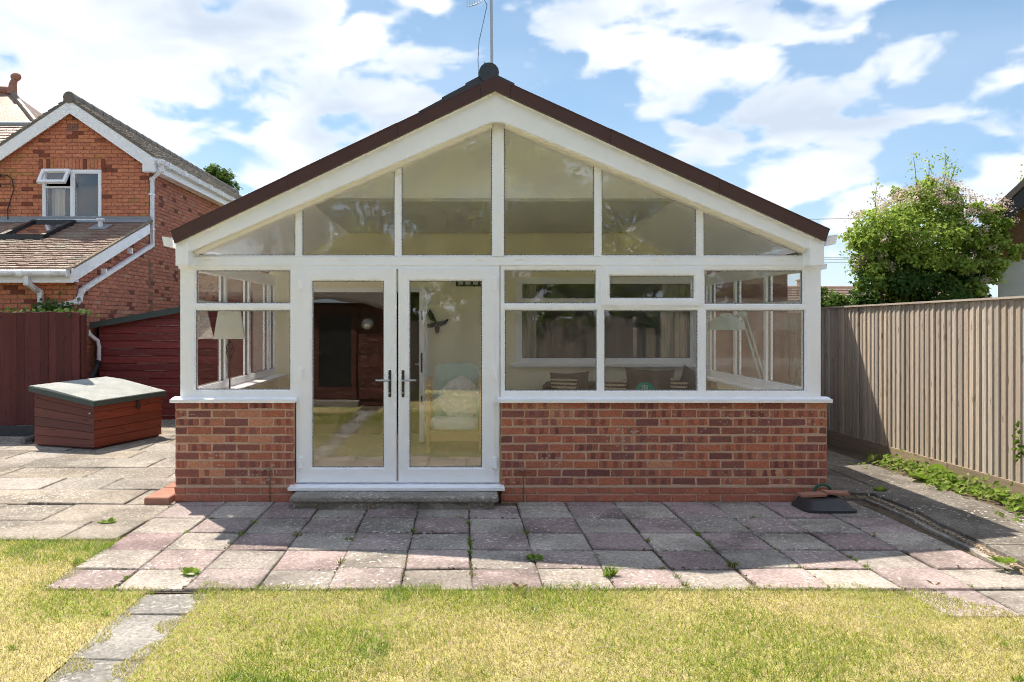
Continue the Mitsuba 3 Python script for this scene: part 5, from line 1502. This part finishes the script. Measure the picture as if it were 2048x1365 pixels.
put(dr_, 'handle', tube([(-2.88, gy + .02, 1.05), (-2.88, gy + .07, 1.05), (-2.76, gy + .075, 1.05)], .01, 8), 'chrome', smooth=40)
put(sm, 'doorstep', box(-3.0, -2.0, gy + .0, gy + .35, -.05, .10), 'step_concrete')
xs = np.linspace(gx0_ - .25, gx1_ + .3, 40)
rz_ = lambda x: 2.42 - .16 * max(0, x + 2.6) ** 1.6
sv = [hull([[a, gy + .3, rz_(a) - .32 + .02 * math.sin(a * 9)], [b, gy + .3, rz_(b) - .32 + .02 * math.sin(b * 9)], [a, gy - 1.2, rz_(a) + .35], [b, gy - 1.2, rz_(b) + .35], [a, gy + .3, rz_(a) - .26], [b, gy + .3, rz_(b) - .26], [a, gy - 1.2, rz_(a) + .42], [b, gy - 1.2, rz_(b) + .42]]) for a, b in zip(xs[:-1], xs[1:])]
put(sm, 'roof', sv, 'mossy_tile')
bl2 = thing('bulkhead_lamp', 'round white bulkhead lamp on the summerhouse wall', 'lamp')
put(bl2, 'base', lathe([(0, 0), (.12, 0), (.12, .03), (0, .03)], (0, 0, 0), 20), 'galvanised', to_world=T().translate([-1.84, gy, 1.62]).rotate([1, 0, 0], -90))
put(bl2, 'diffuser', blob((-1.84, gy + .04, 1.62), (.105, .05, .105), 1, 0), 'white_fabric', smooth=True)
bf = thing('back_fence', 'grey weathered board fence across the end of the garden', 'fence')
x = -9.0
while x < 9.5:
    idn[0] += 1
    v_, f_, uv_ = piece((x + .07, -12.0, .86 + (.02 if x > 2 else 0)), XA, ZA, np.array([.1, .995, 0]), .15, 1.62 + (.2 if x > 2.2 else 0), .015, 0, .003, .003, idn[0])
    put(bf, 'slat', (v_, f_), 'grey_fence', uv=uv_)
    x += .14
put(bf, 'rail', [box(-9, 9.5, -12.1, -12.03, z, z + .08) for z in (.4, 1.3)], 'fence_rail')
for args in ((-5.2, -16.5, 9.8, 1.7, 0, [(.05, .085, .03), (.07, .11, .035)], 70, 150, .22, 21, 'dark narrow conifer beyond the garden end', True),
             (-2.4, -19.0, 9.0, 2.6, 1.8, [(.24, .30, .05), (.32, .37, .07), (.18, .25, .045)], 90, 110, .26, 22, 'broad yellow green tree beyond the garden end', False),
             (1.3, -15.5, 7.4, 2.3, 1.2, [(.28, .31, .055), (.36, .38, .08), (.20, .25, .05)], 100, 120, .22, 23, 'bright yellow green tree close behind the end fence', False),
             (4.6, -15.0, 6.8, 2.4, 1.0, [(.15, .22, .05), (.22, .28, .06), (.28, .33, .07)], 100, 120, .2, 24, 'mid green tree behind the right end of the garden fence', False),
             (8.2, -16.0, 6.6, 2.4, 1.0, [(.15, .22, .05), (.20, .26, .06)], 90, 110, .22, 25, 'dark green tree at the far right beyond the garden', False)):
    x, y, h, rx, tr, pal_, k_, per_, sz, sd, lab, con = args
    tree('garden_tree', lab, x, y, h, rx, tr, pal_, k=k_, per=per_, size=sz, seed=sd, conifer=con)
hg = thing('laurel_hedge', 'dark leafy hedge growing over the end fence', 'hedge')
rng = np.random.default_rng(9)
parts_ = [crown((x_, -12.55, 1.95), (.9, .62, .85), 26, 110, .12, rng, [(.06, .11, .03), (.10, .16, .04), (.16, .22, .06)]) for x_ in np.arange(-1.0, 9.0, .95)]
vv, ff = join([(a, b) for a, b, _ in parts_])
put(hg, 'stem', [tube([(x_, -12.7, -.1), (x_ + .05, -12.7, 1.8)], [.05, .02], 6) for x_ in np.arange(-1.0, 9.0, .95)], 'bark')
put(hg, 'leaves', (vv, ff), 'leaf', color=np.vstack([c for *_, c in parts_]))
labels[hg + '__leaves'] = {'kind': 'stuff'}

# ------------------------------------------------------------------ small growth
rng = np.random.default_rng(31)


def tuft(x, y, z, h, n, pal_, wide=.004, flat=1.0):
    a = rng.uniform(0, 2 * np.pi, n); b = rng.uniform(0, 2 * np.pi, n)
    hh = h * rng.uniform(.5, 1.1, n)
    p = np.c_[x + rng.normal(0, h * .22, n), y + rng.normal(0, h * .16, n)]
    lean = np.c_[np.cos(a), np.sin(a)] * (hh * rng.uniform(.2, 1.0, n) * flat)[:, None]
    sd = np.c_[np.cos(b), np.sin(b)] * wide
    zz = np.full(n, z)
    v = np.stack([np.c_[p - sd, zz], np.c_[p + sd, zz], np.c_[p + lean * .5 + sd, zz + hh * .65], np.c_[p + lean * .5 - sd, zz + hh * .65], np.c_[p + lean, zz + hh]], 1).reshape(-1, 3)
    f = (np.array([[0, 1, 2], [0, 2, 3], [3, 2, 4]])[None] + (np.arange(n) * 5)[:, None, None]).reshape(-1, 3)
    c = np.repeat(np.array(pal_)[rng.integers(0, len(pal_), n)] * rng.uniform(.8, 1.2, (n, 1)), 5, 0)
    return v, f, c


def rosette(x, y, z, r, n, pal_):
    a = np.arange(n) * 2.4
    P = np.tile([x, y, z], (n, 1)) + np.c_[np.cos(a), np.sin(a), np.zeros(n)] * r * .15
    vs, fs = [], []
    for i in range(n):
        d = np.array([math.cos(a[i]), math.sin(a[i]), rng.uniform(.25, .9)]); d /= np.linalg.norm(d)
        s = np.array([-math.sin(a[i]), math.cos(a[i]), 0])
        L = r * rng.uniform(.7, 1.2); W = L * .30
        q = [P[i], P[i] + d * L * .4 + s * W, P[i] + d * L * .75 + s * W * .8 - ZA * L * .06, P[i] + d * L - ZA * L * .14, P[i] + d * L * .75 - s * W * .8 - ZA * L * .06, P[i] + d * L * .4 - s * W, P[i] + d * L * .55 - ZA * L * .03]
        o = len(vs) * 7
        vs.append(np.array(q)); fs += [[o + j, o + (j + 1) % 6, o + 6] for j in range(6)]
    c = np.repeat(np.array(pal_)[rng.integers(0, len(pal_), n)] * rng.uniform(.8, 1.25, (n, 1)), 7, 0)
    return np.vstack(vs), np.array(fs), c


def gp(u, v):
    d = 1600 * EYE_Z / (v - 645)
    return (u - 920) * d / 1600, d + EYE_Y


GR = [(.20, .31, .05), (.26, .36, .07), (.15, .25, .04)]
DRY = [(.33, .27, .12), (.20, .22, .06), (.16, .20, .05)]
for u, v, h, n, kind, lab in ((1220, 1152, .085, 70, GR, 'bright green grass clump in the paving joint below the right window'), (1070, 1118, .055, 12, 'r', 'small leafy weed in the paving joint by the shadow edge'),
                              (214, 1045, .06, 14, 'r', 'leafy weed in the terrace joint near the lawn'), (1468, 1133, .06, 40, DRY, 'grass tuft in the right hand paving joint'),
                              (2005, 1142, .075, 12, 'r', 'broad leafed weed at the end of the raised path'), (381, 1147, .06, 12, 'r', 'leafy weed in the paving joint at the lower left'),
                              (700, 1080, .05, 30, GR, 'small grass tuft in the paving joint left of the doors'), (1760, 993, .06, 10, 'r', 'low weed on the raised path beyond the drain hood'),
                              (158, 1125, .05, 10, 'r', 'small weed where terrace meets the left lawn')):
    x, y = gp(u, v)
    m = rosette(x, y, -.01 if u < 1700 else .05, h * 1.15, n, GR) if kind == 'r' else tuft(x, y, -.02, h, n, kind)
    tag(put(None, 'weed', m[:2], 'leaf', color=np.clip(m[2], 0, 1)), lab, 'weed')
for i in range(64):
    r_, c_ = rng.integers(2, 7), rng.integers(-6, 8)
    if rng.uniform() < .6:
        x, y = .074 + c_ * COL + rng.normal(0, .006), rng.uniform(-2.42, -.7)
    else:
        x, y = rng.uniform(-2.5, 3.4), ROWS[min(r_, 6)] + rng.normal(0, .006)
    m = tuft(x, y, -.022, rng.uniform(.028, .062), int(rng.integers(8, 30)), GR if rng.uniform() < .5 else DRY, .0025)
    tag(put(None, 'grass_tuft', m[:2], 'leaf', color=np.clip(m[2], 0, 1)), 'tiny grass tuft growing in a patio joint', 'weed', 'tiny tufts in the patio joints')
P = []
for i in range(5200):
    if rng.uniform() < .5:
        c_ = rng.integers(-6, 9)
        x, y = .074 + c_ * COL + rng.normal(0, .007), rng.uniform(-2.42, -.1)
    else:
        x, y = rng.uniform(-2.55, 3.5), ROWS[rng.integers(2, 7)] + rng.normal(0, .008)
    if meshkit.fbm(np.array([[x * 2.2, y * 2.2, 3.0]]), 3, 4)[0] > .47:
        P.append((x, y, -.012 + rng.uniform(0, .014)))
P = np.array(P)
m = leaf_mesh(P, np.tile([0, 0, 1.0], (len(P), 1)), .015, rng, np.array([(.09, .12, .03), (.14, .17, .05), (.16, .13, .08), (.10, .08, .05)])[rng.integers(0, 4, len(P))], .8, 0)
tag(put(None, 'joint_moss', m[:2], 'leaf', color=m[2]), 'moss and debris lodged in the patio joints', 'moss', kind='stuff')
P, cs = [], []
vs_ = []
for i in range(20):
    x, y = rng.uniform(-3.4, 3.4), rng.uniform(-4.1, -2.5)
    if -1.98 < x < -1.5 or (x > 2.6 and y > -3.0):
        continue
    vs_.append(tuft(x, y, -.012, rng.uniform(.03, .055), int(rng.integers(14, 40)), [(.26, .38, .07), (.32, .42, .09), (.24, .34, .06)], .0022, 1.3))
vv, ff = join([(a, b) for a, b, _ in vs_])
tag(put(None, 'coarse_grass', (vv, ff), 'grass_blade', color=np.clip(np.vstack([c for *_, c in vs_]), 0, 1)), 'scattered clumps of coarser green grass in the lawn', 'grass', kind='stuff')
# ground cover along the foot of the fence
P = []
cv_ = []
for i in range(1900):
    t = rng.uniform(0, 1) ** .8
    y = 1.9 - 4.2 * t
    x = 4.93 - abs(rng.normal(0, .13 + .05 * math.sin(y * 5)))
    P.append((x, y, .055 + abs(rng.normal(0, .03)) + .05 * max(0, rng.normal(0, 1)) * (x > 4.75)))
P = np.array(P)
m = leaf_mesh(P, np.tile([-.2, -.2, 1.0], (len(P), 1)), .062, rng, np.array([(.22, .33, .06), (.28, .38, .09), (.34, .40, .15), (.16, .26, .05)])[rng.integers(0, 4, len(P))] * rng.uniform(.8, 1.2, (len(P), 1)), .62, .1)
tag(put(None, 'ground_cover', m[:2], 'leaf', color=m[2]), 'low leafy ground cover along the foot of the wooden fence', 'ground cover', kind='stuff')
m = rosette(4.80, .72, .04, .27, 9, [(.15, .25, .03), (.19, .29, .04)])
tag(put(None, 'dock_plant', m[:2], 'leaf', color=m[2]), 'single large leafed plant against the gravel board of the wooden fence', 'plant')
# climber scrap in the fence, ivy on the neighbour's downpipe
x, y = at(.02, .02)
P = np.array([(x - .02, y + rng.normal(0, .012), z) for z in np.linspace(.44, .72, 26)])
m = leaf_mesh(P, np.tile([-1.0, -.3, .3], (26, 1)), .05, rng, np.tile([.12, .20, .03], (26, 1)), .7)
tag(put(None, 'ivy_shoot', m[:2], 'leaf', color=m[2]), 'small green shoot poking between the fence slats', 'plant')
P = np.array([(-6.55 + rng.normal(0, .17), NYL - .12 + rng.normal(0, .03), 1.87 + rng.normal(0, .07)) for _ in range(170)])
P = np.vstack([P, np.array([(rng.uniform(-7.6, -5.6), NYL - .2 - rng.uniform(0, 1.2), 1.78 + abs(rng.normal(0, .03))) for _ in range(160)])])
m = leaf_mesh(P, np.tile([.2, -1.0, .5], (len(P), 1)), .075, rng, np.array([(.07, .14, .03), (.12, .20, .05), (.2, .26, .12)])[rng.integers(0, 3, len(P))], .8)
tag(put(None, 'ivy', m[:2], 'leaf', color=m[2]), "ivy sprig round the neighbour's white downpipe above the burgundy fence", 'ivy')
# dried stalks that grow up the dwarf wall beside the doors
for u, lab in ((541, 'dried stalk with a small knob on the dwarf wall left of the doors'), (1047, 'dried stalk with a small knob on the dwarf wall right of the doors')):
    x = fx(u)
    t = thing('dried_stalk', lab, 'weed')
    put(t, 'stem', tube([(x, -.02, -.01), (x - .004, -.015, .12), (x + .003, -.016, .20), (x - .004, -.018, .29)], .0045, 6), 'bark')
    put(t, 'knob', blob((x - .01, -.024, .30), (.020, .014, .020), 3, .25, 4, 2), 'gravel_wood')
# straws and dead leaves on the lawn
st_ = []
for i in range(60):
    x, y = rng.uniform(-1.5, 3.2), rng.uniform(-4.0, -2.6)
    a = rng.uniform(0, np.pi); L = rng.uniform(.05, .14)
    t = np.linspace(-.5, .5, 5)
    st_.append(tube(np.c_[x + t * L * math.cos(a), y + t * L * math.sin(a) + .01 * (t * 4) ** 2 * rng.normal(0, 1), .026 + .006 * np.cos(t * 6)], .0011, 3))
v_, f_ = join(st_)
tag(put(None, 'hay', (v_, f_), 'bleached_rail'), 'loose dry grass stalks lying on the lawn', 'hay', kind='stuff')
for i, (u, v, lab) in enumerate(((1870, 1180, 'brown dead leaf on the lawn edge at the right'), (1748, 1015, 'dead leaf on the red slab beside the drain hood'), (1040, 1186, 'dark dead leaf on the lawn below the doors'))):
    x, y = gp(u, v)
    m = rosette(x, y, .03 if v > 1170 else .004, .05, 3, [(.16, .10, .06)])
    tag(put(None, 'dead_leaf', m[:2], 'leaf', color=m[2]), lab, 'leaf')
